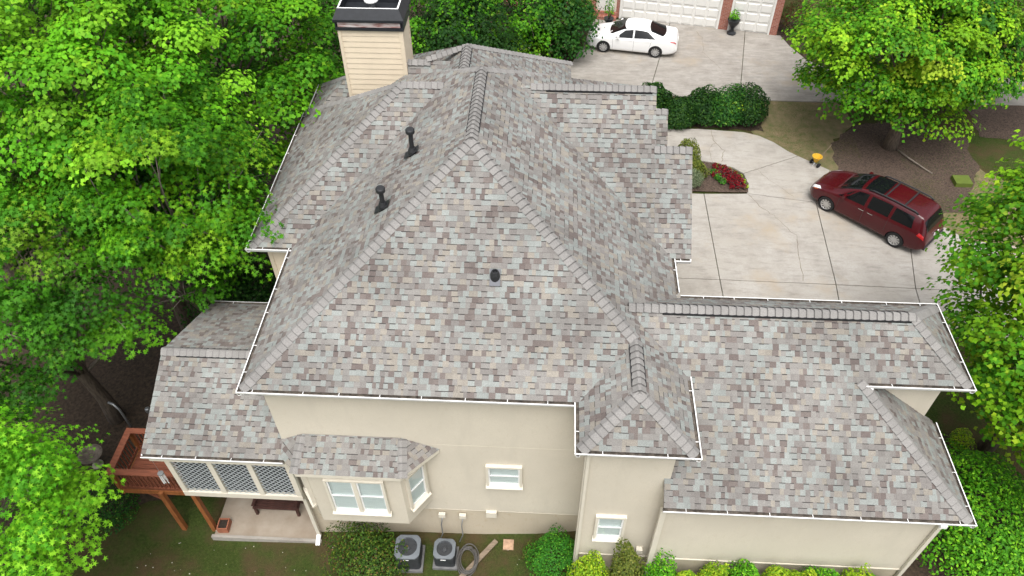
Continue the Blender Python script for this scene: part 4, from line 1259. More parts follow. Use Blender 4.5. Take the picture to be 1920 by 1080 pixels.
for sd_ in (1, -1):
    mk(C.patch([(1.55, 4.12), (2.42, 4.12), (2.42, 4.90), (2.0, 4.90)], 10, 5, .006, sd_), 'side_window', M_glassdark, van)
    mk(C.patch([(2.55, 4.12), (3.42, 4.12), (3.42, 4.90), (2.55, 4.90)], 10, 5, .006, sd_), 'side_window', M_glassdark, van)
    mk(C.patch([(3.54, 4.12), (4.40, 4.12), (4.28, 4.90), (3.54, 4.90)], 10, 5, .006, sd_), 'side_window', M_glassdark, van)
    mk(C.patch([(1.28, 4.10), (1.48, 4.10), (1.86, 4.86), (1.76, 4.80)], 5, 4, .005, sd_), 'quarter_window', M_glassdark, van)
    mk(C.patch([(.10, 4.0), (.55, 4.15), (.42, 4.75), (.12, 4.7)], 8, 5, .008, sd_), 'headlight', M_lamp, van)
    mk(C.patch([(.22, 3.75), (.42, 3.85), (.42, 4.0), (.2, 3.95)], 4, 3, .009, sd_), 'indicator', M_amber, van)
    mk(C.patch([(4.66, 3.55), (4.97, 3.4), (4.92, 4.2), (4.72, 4.15)], 6, 6, .010, sd_), 'tail_light', M_tail, van)
    seam(C, [(1.42, 1.2), (1.42, 4.0)], van, .006, sd_); seam(C, [(2.49, .6), (2.49, 4.1)], van, .006, sd_); seam(C, [(3.48, 1.9), (3.48, 4.1)], van, .006, sd_)
    seam(C, [(2.49, 3.65), (4.5, 3.72)], van, .004, sd_)
    for q in (2.28, 2.66):
        mk(C.patch([(q, 3.38), (q+.22, 3.38), (q+.22, 3.50), (q, 3.50)], 5, 3, .03, sd_), 'door_handle', M_chrome, van)
    rl = MB(); rl.tube([C.P(q, 5.42)*np.array([1, sd_, 1]) + np.array([0, 0, .02 if q in (2.3, 4.35) else .07]) for q in (2.3, 2.45, 2.9, 3.4, 3.9, 4.2, 4.35)], .034, 6)
    rl.build('roof_rail', M_blackplastic, van, smooth=True)
    mi = MB(); p = C.P(1.62, 4.25); mi.box(p[0]-.05, p[0]+.07, p[1]+.02, p[1]+.23, p[2]-.02, p[2]+.14); q_ = mi.build('mirror', M_red, van); 
    if sd_ < 0: q_.scale = (1, -1, 1)
for q in (2.95, 3.75):
    a = C.P(q, 5.42); MB().beam((a[0], a[1], a[2]+.07), (a[0], -a[1], a[2]+.07), .06, .03).build('crossbar', M_blackplastic, van)
MB().box(-2.585, -2.50, -.80, .80, .42, .56).build('rear_bumper_pad', M_blackplastic, van)
MB().box(-2.55, -2.515, -.17, .17, .78, .90).build('licence_plate', M_white, van)
# placed by its two near wheels
f_, r_ = np.array([11.70, 25.25]), np.array([13.89, 23.14]); dv = (f_-r_)/np.linalg.norm(f_-r_); ang = math.atan2(dv[1], dv[0])
mid = (f_+r_)/2; left = np.array([-dv[1], dv[0]])
xm = C.L/2-(VW[0]+VW[1])/2
cen = mid - left*.93 - dv*xm
van.location = (cen[0], cen[1], 0.002); van.rotation_euler = (0, 0, ang)

# --- white sedan
car = empty('sedan', (0, 0, 0), 0, "white four-door sedan parked in front of the neighbour's garage", 'sedan')
C = Car(4.85, 1.82, {
 'zt': [(0, .52), (.06, .66), (.22, .76), (.7, .88), (1.18, .97), (1.6, 1.18), (2.0, 1.37), (2.45, 1.455), (2.9, 1.46), (3.3, 1.40), (3.8, 1.24), (4.3, 1.09), (4.68, 1.06), (4.79, .94), (4.85, .62)],
 'zr': [(0, .50), (.06, .64), (.22, .73), (.7, .84), (1.14, .93), (1.6, 1.12), (2.0, 1.29), (2.45, 1.36), (2.9, 1.365), (3.3, 1.31), (3.8, 1.16), (4.3, 1.04), (4.68, 1.02), (4.79, .91), (4.85, .60)],
 'zsh': [(0, .46), (.06, .57), (.22, .66), (.7, .78), (1.28, .88), (2.2, .91), (3.4, .95), (4.2, .98), (4.7, .93), (4.79, .84), (4.85, .56)],
 'zb': [(0, .26), (.2, .18), (.6, .165), (4.3, .175), (4.7, .25), (4.85, .34)],
 'w': [(0, .58), (.06, .73), (.2, .87), (.55, .96), (.9, 1.0), (4.0, 1.0), (4.5, .95), (4.75, .88), (4.85, .76)],
 'wr': [(0, .45), (.2, .66), (.7, .76), (1.15, .80), (1.6, .74), (2.1, .68), (3.1, .67), (3.7, .71), (4.3, .78), (4.7, .74), (4.85, .6)]})
CW = (.97, 3.75)
C.body([M_whitep, M_seam], CW, .325, car, .91-.10)
for q in CW:
    for sd_ in (1, -1): wheel(car, C.L/2-q, sd_*.80, .325, .215, sd_, 10)
mk(C.across(1.20, 1.98, 5.12, .006, 10, 8, 1.36, 2.12), 'windshield', M_glassdark, car)
mk(C.across(3.30, 4.18, 5.2, .006, 10, 8, 3.40, 4.02), 'rear_window', M_glassdark, car)
for sd_ in (1, -1):
    mk(C.patch([(1.48, 4.12), (2.48, 4.12), (2.48, 4.90), (2.06, 4.90)], 10, 5, .006, sd_), 'side_window', M_glassdark, car)
    mk(C.patch([(2.56, 4.12), (3.72, 4.18), (3.25, 4.88), (2.56, 4.90)], 10, 5, .006, sd_), 'side_window', M_glassdark, car)
    mk(C.patch([(.10, 3.9), (.52, 4.1), (.42, 4.55), (.12, 4.5)], 8, 5, .008, sd_), 'headlight', M_lamp, car)
    mk(C.patch([(4.42, 3.85), (4.76, 3.6), (4.74, 4.1), (4.50, 4.1)], 6, 5, .009, sd_), 'tail_light', M_tail, car)
    seam(C, [(1.45, 1.2), (1.45, 4.0)], car, .005, sd_); seam(C, [(2.56, .8), (2.56, 4.1)], car, .005, sd_); seam(C, [(3.42, 2.4), (3.50, 4.1)], car, .005, sd_)
    for q in (2.34, 3.20):
        mk(C.patch([(q, 3.5), (q+.18, 3.5), (q+.18, 3.62), (q, 3.62)], 5, 3, .022, sd_), 'door_handle', M_whitep, car)
    mi = MB(); p = C.P(1.72, 4.2); mi.box(p[0]-.05, p[0]+.06, p[1]+.02, p[1]+.20, p[2]-.01, p[2]+.12); q_ = mi.build('mirror', M_whitep, car)
    if sd_ < 0: q_.scale = (1, -1, 1)
MB().box(2.36, 2.415, -.5, .5, .42, .54).build('grille', M_seam, car)
MB().box(-2.43, -2.405, -.16, .16, .70, .82).build('licence_plate', M_white, car)
f_, r_ = np.array([2.78, 37.96]), np.array([5.53, 37.5]); dv = (f_-r_)/np.linalg.norm(f_-r_); ang = math.atan2(dv[1], dv[0])
mid = (f_+r_)/2; left = np.array([-dv[1], dv[0]]); xm = C.L/2-(CW[0]+CW[1])/2
cen = mid - left*.87 - dv*xm
car.location = (cen[0], cen[1], 0.002); car.rotation_euler = (0, 0, ang)

# ------------------------------------------------------------------ neighbour's garage
M_brick = bpy.data.materials.new('brick'); M_brick.use_nodes = True
n_, l_ = M_brick.node_tree.nodes, M_brick.node_tree.links
bt_ = n_.new('ShaderNodeTexBrick'); bt_.inputs['Scale'].default_value = 4.6; bt_.inputs['Color1'].default_value = (.25, .075, .05, 1); bt_.inputs['Color2'].default_value = (.33, .12, .08, 1); bt_.inputs['Mortar'].default_value = (.42, .38, .34, 1)
bt_.inputs['Mortar Size'].default_value = .02; bt_.inputs['Brick Width'].default_value = 1.0; bt_.inputs['Row Height'].default_value = .36
tc_ = n_.new('ShaderNodeTexCoord'); mp_ = n_.new('ShaderNodeMapping'); mp_.inputs['Rotation'].default_value = (math.pi/2, 0, 0)
l_.new(tc_.outputs['Object'], mp_.inputs['Vector']); l_.new(mp_.outputs['Vector'], bt_.inputs['Vector']); l_.new(bt_.outputs['Color'], n_['Principled BSDF'].inputs['Base Color'])
n_['Principled BSDF'].inputs['Roughness'].default_value = .9
M_door = mat('garage_door', (0.70, 0.69, 0.66), 0.5, 0.03, 3)
a0, a1 = np.array([3.84, 41.86]), np.array([12.46, 40.20]); dd = a1-a0; Ln = np.linalg.norm(dd); th = math.atan2(dd[1], dd[0])
nb = empty('neighbour_house', (a0[0], a0[1], 0), th, "neighbour's brick house with two white panelled garage doors", 'house')
HN = 5.6
def nbox(name, x0, x1, y0, y1, z0, z1, m): return MB().box(x0, x1, y0, y1, z0, z1).build(name, m, nb)
D1, D2, D3, D4 = .0, 5.56, 6.12, 8.36
nbox('wall', -9, -.02, .05, 9, 0, HN, M_brick)
nbox('wall', D2+.0, D3, -.02, .5, 0, HN, M_brick); nbox('wall', D4, Ln, -.02, 9, 0, HN, M_brick)
nbox('wall', -.02, D4, .0, .5, 2.35, HN, M_brick)
nbox('wall', .0, D4, .5, 9, 0, HN, M_brick)
nbox('door_frame', D1-.02, D1+.08, -.04, .1, 0, 2.35, M_door); nbox('door_frame', D2-.08, D2+.02, -.04, .1, 0, 2.35, M_door)
nbox('door_frame', D3-.02, D3+.08, -.04, .1, 0, 2.35, M_door); nbox('door_frame', D4-.08, D4+.02, -.04, .1, 0, 2.35, M_door)
def gdoor(x0, x1, cols):
    d = nbox('garage_door', x0+.08, x1-.08, .06, .10, 0.01, 2.3, M_door)
    w = (x1-x0-.16)/cols
    for r in range(4):
        for c in range(cols):
            p = MB(); xa, xb, za, zb = x0+.08+c*w+.05, x0+.08+(c+1)*w-.05, .05+r*.56, .05+r*.56+.47
            i = .05
            p.add([(xa, .06, za), (xb, .06, za), (xb, .06, zb), (xa, .06, zb), (xa+i, .025, za+i), (xb-i, .025, za+i), (xb-i, .025, zb-i), (xa+i, .025, zb-i)],
                  [(0, 1, 5, 4), (1, 2, 6, 5), (2, 3, 7, 6), (3, 0, 4, 7), (4, 5, 6, 7)])
            p.build('door_panel', M_door, d)
gdoor(D1, D2, 8); gdoor(D3, D4, 3)
nbox('entry_door', -1.25, -.35, .0, .06, .35, 2.4, M_door); nbox('door_frame', -1.38, -.22, .02, .055, .35, 2.5, M_trim)
nbox('step', -1.45, -.15, -.42, .05, 0, .17, M_brick); nbox('step', -1.45, -.15, -.12, .05, .17, .34, M_brick)
nbox('meter_box', -2.25, -2.05, -.03, .05, 1.2, 1.45, M_white)
rf = MB(); e = .5
rf.add([(-9-e, -e, HN), (Ln+e, -e, HN), (Ln+e, 9+e, HN), (-9-e, 9+e, HN), (-9+4.2, 4.5, HN+3.3), (Ln-4.2, 4.5, HN+3.3)], [(0, 1, 5, 4), (1, 2, 5), (2, 3, 4, 5), (3, 0, 4), (3, 2, 1, 0)])
rf.build('roof', mat('neighbour_shingle', (.16, .15, .14), .9, .3, 5), nb)
# urn planter between the doors
def urn(loc, s, label):
    o = empty('urn_planter', loc, 0, label, 'planter')
    MB().lathe([(.20*s, 0), (.20*s, .06*s), (.09*s, .12*s), (.07*s, .25*s), (.12*s, .34*s), (.24*s, .52*s), (.28*s, .66*s), (.24*s, .66*s)], n=18).build('urn', M_black, o)
    return o
u1 = urn((10.0, 40.30, 0), 1.25, "black urn planter with a red-tipped plant between the garage doors")
u2 = urn((3.15, 40.55, 0), 1.0, "black urn planter beside the brick steps near the white sedan")
# ------------------------------------------------------------------ foliage
def template(kind):
    if kind == 'star':
        p = []
        for k in range(5):
            a = math.pi/2 + (k-2)*1.08
            L = (0.78, .95, 1.0, .95, .78)[k]
            p.append((L*math.cos(a), L*math.sin(a), -.16))
            if k < 4:
                a2 = a+.54; p.append((.30*math.cos(a2), .30*math.sin(a2), .02))
        p = p[::-1]
        p.append((0.0, -.28, 0.0))
        return np.array(p)
    if kind == 'maple':
        return np.array([(-.12, -.55, 0), (.12, -.55, 0), (.62, -.1, -.12), (.30, .22, .02), (.0, .75, -.14), (-.30, .22, .02), (-.62, -.1, -.12)])
    if kind == 'blade':
        return np.array([(-.06, -.6, 0), (.06, -.6, 0), (.0, .9, -.15)])
    return np.array([(0, -.6, 0), (.34, -.05, .05), (0, .65, -.1), (-.34, -.05, .05)])    # oval

def leaf_mesh(name, C, Nn, S, Cc, kind):
    """C centres, Nn normals, S sizes, Cc colours -> one mesh"""
    T = template(kind); k = len(T); n = len(C)
    Nn = Nn/np.linalg.norm(Nn, axis=1, keepdims=True)
    R = rng.normal(size=(n, 3)); R[:, 2] -= .55
    B = R - Nn*np.sum(R*Nn, 1, keepdims=True); B /= np.linalg.norm(B, axis=1, keepdims=True)+1e-9
    A = np.cross(B, Nn)
    V = C[:, None, :] + S[:, None, None]*(A[:, None, :]*T[None, :, 0:1] + B[:, None, :]*T[None, :, 1:2] + Nn[:, None, :]*T[None, :, 2:3])
    me = bpy.data.meshes.new(name)
    me.vertices.add(n*k); me.loops.add(n*k); me.polygons.add(n)
    me.vertices.foreach_set('co', V.reshape(-1).astype(np.float32))
    me.loops.foreach_set('vertex_index', np.arange(n*k, dtype=np.int32))
    me.polygons.foreach_set('loop_start', np.arange(0, n*k, k, dtype=np.int32))
    me.polygons.foreach_set('loop_total', np.full(n, k, dtype=np.int32))
    at = me.color_attributes.new('Col', 'FLOAT_COLOR', 'POINT')
    cc = np.concatenate([Cc, np.ones((n, 1))], 1)
    at.data.foreach_set('color', np.repeat(cc, k, 0).reshape(-1).astype(np.float32))
    me.update(); me.validate()
    return me
M_leaf = attr_mat('leaf', 0.55, 0.0, spec=0.12, trans=0.22)
M_leafgloss = attr_mat('evergreen_leaf', 0.55, 0.0, spec=0.15, trans=0.2)

GREENS = {
 'gum': [((0.034, 0.146, .006), 3), ((0.067, 0.244, .008), 3), ((0.126, 0.354, .010), 2), ((0.244, 0.437, .02), .9)],
 'gumdark': [((0.017, 0.078, .009), 3), ((0.030, 0.120, .010), 3), ((0.059, 0.177, .012), 1.5), ((0.160, 0.281, .02), .3)],
 'gumlight': [((0.072, 0.277, .010), 2), ((0.136, 0.416, .013), 3), ((0.247, 0.542, .025), 2)],
 'maple': [((0.044, 0.170, .009), 2.5), ((0.088, 0.280, .010), 2.5), ((0.216, 0.420, .013), 2.4), ((0.416, 0.520, .035), .6)],
 'dense': [((0.015, 0.071, .012), 3), ((0.027, 0.104, .014), 3), ((0.050, 0.156, .016), 1.6), ((0.126, 0.239, .03), .4)],
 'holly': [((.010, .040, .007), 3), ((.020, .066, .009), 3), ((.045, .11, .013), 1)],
 'laurel': [((0.051, 0.203, .008), 3), ((0.096, 0.325, .012), 3), ((0.204, 0.486, .02), 1.8)],
 'boxwood': [((0.029, 0.146, .013), 3), ((0.046, 0.208, .016), 3), ((0.109, 0.312, .02), 1)],
 'azalea': [((.030, .068, .010), 3), ((.055, .12, .013), 3), ((.13, .18, .022), 1.2), ((.15, .10, .03), .4)],
 'lime': [((.11, .23, .010), 2), ((.22, .38, .015), 3), ((.36, .47, .025), 2)],
 'olive': [((.08, .115, .018), 3), ((.14, .17, .025), 3), ((.22, .23, .05), 1)],
 'redshrub': [((.06, .030, .014), 3), ((.09, .045, .018), 2), ((.045, .075, .015), 2)],
 'grey': [((.12, .16, .08), 3), ((.21, .25, .15), 2)],
 'red': [((.22, .006, .014), 3), ((.13, .005, .011), 2), ((.06, .010, .010), 1)],
}
def pick(pal, n):
    c = np.array([x for x, w in GREENS[pal]]); w = np.array([w for x, w in GREENS[pal]], float); w /= w.sum()
    return c[rng.choice(len(c), n, p=w)]*rng.uniform(.82, 1.18, (n, 1))

def sph(n, zmin=-1.0):
    z = rng.uniform(zmin, 1, n); a = rng.uniform(0, 2*math.pi, n); r = np.sqrt(1-z*z)
    return np.stack([r*np.cos(a), r*np.sin(a), z], 1)

def crown_points(C, rad, n_cl, per, cl_r=(.45, .9), zmin=-.45, fill=.55, flat=.5):
    """clump centres through an uneven crown, then leaves on the upper shells of the clumps"""
    C = np.array(C, float); rad = np.array(rad, float)
    k_ = np.arange(n_cl) + .5                      # evenly spread, then jittered, so that clumps stay apart
    z_ = 1 - (1-zmin)*k_/n_cl; a_ = math.pi*(1+5**.5)*k_
    d = np.stack([np.sqrt(np.maximum(0, 1-z_*z_))*np.cos(a_), np.sqrt(np.maximum(0, 1-z_*z_))*np.sin(a_), z_], 1)
    d = d + rng.normal(0, .11, d.shape); d /= np.linalg.norm(d, axis=1, keepdims=True)
    L = sph(9); La = rng.uniform(-.25, .25, 9)
    bump = 1 + np.sum(La[None]*np.clip(d @ L.T, 0, 1)**3, 1)
    rr = fill + (1-fill)*rng.random(n_cl)**.6
    cc = C + d*rad*rr[:, None]*bump[:, None]
    cr_ = rng.uniform(*cl_r, n_cl)
    idx = np.repeat(np.arange(n_cl), per)
    n = len(idx)
    ld = sph(n, -.25)
    pr = .45 + .55*rng.random(n)**.6
    lob = 1 + .28*np.sin(5*np.arctan2(ld[:, 1], ld[:, 0]) + idx*1.7)
    pos = cc[idx] + ld*(cr_[idx]*pr*lob)[:, None]*np.array([1, 1, flat])
    out = (pos-C)/rad
    out /= np.linalg.norm(out, axis=1, keepdims=True)+1e-9
    nor = ld*.75 + out*.25 + np.array([0, -.10, .75]) + rng.normal(0, .26, (n, 3))
    return cc, idx, pos, nor

def tree(name, base, C, rad, n_cl, per, kind, size, pal, label, group, cl_r=(.6, 1.25), zmin=-.45, trunk_r=.22, pal2=None, singles=0, cat='tree', fill=.62):
    root = empty(name, base, 0, label, cat, group)
    base = np.array(base, float); Cn = np.array(C, float)
    cc, idx, pos, nor = crown_points(Cn-base, rad, n_cl, per, cl_r, zmin, fill if 'gum' in name else fill-.12, .5 if 'gum' in name else .70)
    cp = pick(pal, n_cl)*rng.uniform(.68, 1.3, (n_cl, 1))
    col = .55*cp[idx] + .45*pick(pal2 or pal, len(idx))
    sz = size*rng.uniform(.7, 1.2, len(idx))
    keep = np.ones(len(idx), bool)
    if singles:
        w = pos+base; dist = np.linalg.norm(w-np.array([0, 0, CAM_Z]), axis=1); q = pix(w)
        ok = (q[:, 0] > 6) & (q[:, 0] < 1914) & (q[:, 1] > 6) & (q[:, 1] < 1074) & (nor[:, 2] > .5)
        o_ = np.argsort(np.where(ok, dist, 1e9))[:singles]; keep[o_] = False
        T = template(kind); variants = []
        for v in range(6):
            mm = leaf_mesh('leaf', np.zeros((1, 3)), np.array([[0, 0, 1.0]]), np.array([size]), pick(pal, 1), kind); mm.materials.append(M_leaf); variants.append(mm)
        for i in o_:
            lf = bpy.data.objects.new('leaf', variants[random.randrange(6)]); COL.objects.link(lf); lf.parent = root
            lf.location = pos[i]; lf.rotation_euler = Vector(nor[i]).to_track_quat('Z', 'Y').to_euler(); lf.rotation_euler.rotate_axis('Z', random.uniform(0, 6.28))
            s_ = random.uniform(.85, 1.15); lf.scale = (s_, s_, s_)
    me = leaf_mesh('crown', pos[keep], nor[keep], sz[keep], col[keep], kind); me.materials.append(M_leaf)
    o = link('crown', me, root); o['kind'] = 'stuff'
    # trunk and limbs
    top = Cn-base; tr = MB()
    k = 7; pts = [np.array([0, 0, -.15]) + (top*np.array([1, 1, 1])+np.array([0, 0, rad[2]*.35]))*(i/(k-1)) + np.array([math.sin(i*1.7)*.10*(i > 0), math.cos(i*2.1)*.10*(i > 0), 0]) for i in range(k)]
    tr.tube(pts, [trunk_r*(1.25 if i == 0 else 1-.78*i/(k-1)) for i in range(k)], 10)
    tr.build('trunk', M_bark, root, smooth=True)
    lm = MB()
    for i in rng.choice(n_cl, min(n_cl, 34), replace=False):
        t = rng.uniform(.35, .9); s_ = pts[int(t*(k-1))]; e = cc[i]
        m1 = s_*.5+e*.5+rng.normal(0, .25, 3)+np.array([0, 0, .15]); m2 = s_*.18+e*.82+rng.normal(0, .2, 3)
        r0 = trunk_r*.34*(1-t*.5)
        lm.tube([s_, m1, m2, e+np.array([0, 0, .1])], [r0, r0*.62, r0*.36, .012], 6)
        for _ in range(2):
            e2 = e+rng.normal(0, .45, 3); lm.tube([m2, (m2+e2)/2+rng.normal(0, .08, 3), e2], [r0*.3, .014, .006], 5)
    lm.build('limbs', M_twig if kind == 'star' else M_bark, root, smooth=True)
    return root

def gz(x, y): return float(hgt(x, y))
GL = 'trees along the left side'
tree('sweetgum_tree', (-15.35, 15.0, gz(-15.35, 15)), (-15.4, 14.8, 4.9), (4.6, 4.7, 4.6), 125, 310, 'star', .093, 'gum', 'tall sweetgum with bare trunk showing behind the deck', GL, trunk_r=.27, pal2='gumdark')
tree('sweetgum_tree', (-16.3, 7.4, gz(-16.3, 7.4)), (-15.0, 8.2, 3.2), (3.4, 2.9, 3.0), 85, 330, 'star', .093, 'gumlight', 'bright yellow-green sweetgum filling the bottom left corner of the picture', GL, trunk_r=.2, singles=300)
c = ray_at((150, 190), 26.5)
tree('sweetgum_tree', (c[0], c[1], gz(c[0], c[1])), c, (4.4, 4.6, 5.2), 150, 270, 'maple', .105, 'gumlight', 'tall light green sweetgum left of the other trees at the upper left edge', GL, trunk_r=.28, pal2='gum')
c = ray_at((370, 130), 31)
tree('sweetgum_tree', (c[0], c[1], gz(c[0], c[1])), c, (5.4, 5.0, 5.6), 165, 255, 'maple', .115, 'gum', 'broad sweetgum with pale shoots at the top of the picture left of the chimney', GL, trunk_r=.3)
c = ray_at((312, 380), 25)
tree('sweetgum_tree', (c[0], c[1], gz(c[0], c[1])), c, (2.6, 2.8, 4.0), 65, 300, 'star', .097, 'gum', 'narrow sweetgum with yellow shoots between the big sweetgum and the dark round tree', GL, trunk_r=.2)
c = ray_at((368, 335), 28.3)
tree('round_tree', (c[0], c[1], gz(c[0], c[1])), c, (2.25, 2.9, 3.4), 80, 270, 'maple', .085, 'dense', 'dark dense round-leaved tree against the west wing gutter', GL, trunk_r=.2, zmin=-.7)
c = ray_at((565, 110), 35)
tree('round_tree', (c[0], c[1], gz(c[0], c[1])), c, (3.4, 3.6, 4.6), 90, 230, 'maple', .105, 'gum', 'mid green round-leaved tree directly left of the chimney', GL, trunk_r=.22, pal2='dense')
c = ray_at((0, 40), 34)
tree('sweetgum_tree', (c[0]-1, c[1]+2, gz(c[0], c[1])), c+np.array([-1, 2, 0]), (5, 5, 5), 110, 180, 'maple', .12, 'gumdark', 'dark sweetgum in the extreme top left corner', GL, trunk_r=.3)
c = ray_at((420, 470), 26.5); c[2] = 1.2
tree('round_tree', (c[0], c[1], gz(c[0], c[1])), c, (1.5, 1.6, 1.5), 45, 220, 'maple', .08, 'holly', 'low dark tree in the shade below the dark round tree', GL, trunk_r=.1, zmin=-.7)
GR = 'trees on the right side'
c = np.array([15.4, 30.7, 4.25])
tree('maple_tree', (15.74, 29.95, 0), c, (4.4, 4.2, 4.0), 150, 300, 'maple', .115, 'maple', 'big maple with yellow tips standing in mulch behind the red minivan', GR, trunk_r=.3, zmin=-.72)
c = ray_at((2028, 560), 24.0)
tree('maple_tree', (c[0]+.6, c[1], 0), c+np.array([.6, 0, 0]), (2.9, 4.6, 4.3), 155, 310, 'maple', .105, 'maple', 'maple with yellow tips cut off by the right edge of the picture', GR, trunk_r=.2, zmin=-.97)
c = ray_at((1850, 30), 42)
tree('maple_tree', (c[0], c[1], 0), c, (4.6, 4.6, 4.4), 110, 200, 'maple', .13, 'gum', 'darker leafy tree in the top right corner beyond the big maple', GR, trunk_r=.28, pal2='dense')
GB = "trees beyond the house roof"
for (px, D, rad, pal, lab) in (((815, 30), 39, (2.6, 2.6, 3.0), 'gum', 'leafy green tree just right of the chimney top'), ((860, 85), 38, (2.4, 2.4, 2.2), 'holly', 'dark holly-like evergreen behind the rear roof ridge'),
                          ((955, 15), 42, (3.2, 2.6, 2.8), 'gum', 'loose drooping green tree at the top centre behind the house'), ((1035, 30), 42.5, (2.0, 2.0, 2.2), 'dense', "green tree beside the neighbour's brick wall")):
    c = ray_at(px, D)
    tree('garden_tree', (c[0], c[1], gz(c[0], c[1])), c, rad, 50, 190, 'maple', .115, pal, lab, GB, trunk_r=.14, zmin=-.8)

def shrub(name, loc, rad, n, size, pal, label, group=None, kind='oval', gloss=True, lumps=7, cat='shrub', zmin=-.1, extra=None):
    loc = np.array(loc, float); loc[2] = gz(loc[0], loc[1]) if len(loc) < 3 or np.isnan(loc[2]) else loc[2]
    root = empty(name, loc, 0, label, cat, group)
    rad = np.array(rad, float)
    d = sph(n, zmin); L = sph(lumps*4); La = rng.uniform(-.16, .34, lumps*4)
    bump = 1 + np.sum(La[None]*np.clip(d @ L.T, 0, 1)**22, 1)
    rr = (1-.5*rng.random(n)**1.6)
    ctr = np.array([0, 0, rad[2]*.30])
    pos = ctr + d*rad*np.array([1, 1, .72])*(rr*bump)[:, None]
    pos[:, 2] = np.maximum(pos[:, 2], .02)
    nor = d + np.array([0, 0, .45]) + rng.normal(0, .45, (n, 3))
    me = leaf_mesh('foliage', pos, nor, size*rng.uniform(.7, 1.25, n), pick(pal, n), kind); me.materials.append(M_leafgloss if gloss else M_leaf)
    o = link('foliage', me, root); o['kind'] = 'stuff'
    st = MB()
    for k in range(6):
        e = ctr + sph(1, .0)[0]*rad*.72; st.tube([(0, 0, -.05), e*.5+rng.normal(0, .05, 3), e], [.03, .02, .008], 5)
    # twiggy core so that the shrub is not hollow
    st.build('stems', M_bark, root, smooth=True)
    return root
nan = float('nan')
GW = 'shrubs along the south wall'
shrub('evergreen_shrub', (-4.95, 9.55, nan), (1.12, 1.05, 1.25), 5200, .062, 'azalea', 'large olive-green shrub under the bay window left of the air conditioners', GW, lumps=14)
shrub('evergreen_shrub', (-5.3, 10.2, nan), (.95, .55, 1.45), 2200, .062, 'azalea', 'darker shrub tucked against the wall directly under the bay window', GW, lumps=12)
shrub('boxwood_shrub', (.62, 9.75, nan), (.78, .75, 1.55), 5200, .05, 'boxwood', 'bright green rounded shrub at the inner corner of tower and wall', GW, kind='oval')
shrub('boxwood_shrub', (-.05, 10.1, nan), (.35, .35, .75), 900, .05, 'azalea', 'small dark shrub left of the bright green corner shrub', GW)
for (x, y, r, h, pal, lab) in ((1.55, 8.95, .55, 1.55, 'lime', 'lime green shrub at the foot of the tower, leftmost in the front row'), (2.5, 9.0, .42, 1.9, 'olive', 'tall thin olive shrub with a spire below the tower window'),
                         (3.45, 8.72, .55, 1.3, 'laurel', 'green shrub beside the garage downspout foot'), (4.75, 8.7, .45, 1.25, 'lime', 'second lime shrub right of the downspout'),
                         (5.6, 8.72, .55, 1.25, 'laurel', 'green shrub below the garage wall, middle of the front row'), (6.5, 8.72, .5, 1.2, 'lime', 'yellow-green shrub right of the middle of the garage wall'), (7.7, 8.7, .55, 1.22, 'laurel', 'green shrub near the right end of the garage wall'), (8.6, 8.7, .5, 1.15, 'lime', 'last small shrub before the garage corner'), (4.1, 8.68, .42, 1.1, 'lime', 'low shrub filling the gap right of the downspout shrub'), (7.1, 8.66, .45, 1.15, 'lime', 'light green shrub third from the right in the front row'), (9.3, 8.66, .45, .95, 'laurel', 'shrub at the very right end of the front row')):
    shrub('foundation_shrub', (x, y, nan), (r, r*.9, h+.45), 2500, .065, pal, lab, GW, lumps=9)
shrub('laurel_hedge', (12.75, 10.9, -.1), (1.75, 2.3, 2.1), 13000, .09, 'laurel', 'large glossy bright green laurel bush at the right garage corner', None, lumps=14)
shrub('boxwood_shrub', (13.35, 13.9, -.1), (.36, .36, .75), 900, .05, 'lime', 'small round yellow-green shrub behind the laurel bush', None)
shrub('evergreen_shrub', (-14.1, 11.3, nan), (1.15, 1.0, .95), 3200, .06, 'dense', 'dark low shrub in the shade left of the deck', None, lumps=12)
GH = 'hedge between the two driveways'
for (x, y, r, h, pal, lab) in ((5.0, 32.3, .75, 1.5, 'holly', 'dark shrub nearest the gable at the left end of the hedge'), (6.2, 31.5, .8, 1.25, 'holly', 'twiggy dark shrub second from the left in the hedge'), (7.3, 31.9, .9, 1.45, 'holly', 'dark shrub in the middle of the hedge'), (8.4, 31.8, .95, 1.5, 'dense', 'shrub with light green shoots right of the hedge middle'), (9.4, 31.95, 1.0, 1.6, 'holly', 'thick round shrub at the right end of the hedge by the lawn')):
    shrub('hedge_shrub', (x, y, nan), (r, r, h), 5200, .10, pal, lab, GH, lumps=14)
shrub('trailing_vine', (8.8, 31.7, .75), (.8, .6, .5), 260, .10, 'lime', 'bright green vine sprawling over the hedge top', None)
shrub('tall_shrub', (4.55, 29.6, nan), (.28, .9, 2.6), 900, .08, 'lime', 'narrow bright green shrub squeezed behind the gable', None)
GBD = 'plants in the flower bed'
blob_sheet('flower_bed', [(5.0, 26.22), (8.72, 26.25), (8.82, 26.9), (8.55, 27.5), (8.2, 27.95), (7.6, 28.26), (6.6, 28.45), (5.0, 28.5)], M_mulch, .085, .03)
shrub('spirea_shrub', (6.2, 28.1, nan), (.60, .60, 1.35), 3000, .07, 'olive', 'olive green shrub at the back of the flower bed by the gable', GBD, gloss=False)
shrub('spirea_shrub', (6.45, 27.35, nan), (.55, .5, .85), 2400, .07, 'olive', 'lower yellow-green shrub in front of the olive one in the bed', GBD, gloss=False)
shrub('ornamental_grass', (6.35, 26.65, .08), (.42, .42, .7), 900, .16, 'grey', 'tuft of grey-green striped grass in the bed corner', GBD, kind='blade', gloss=False)
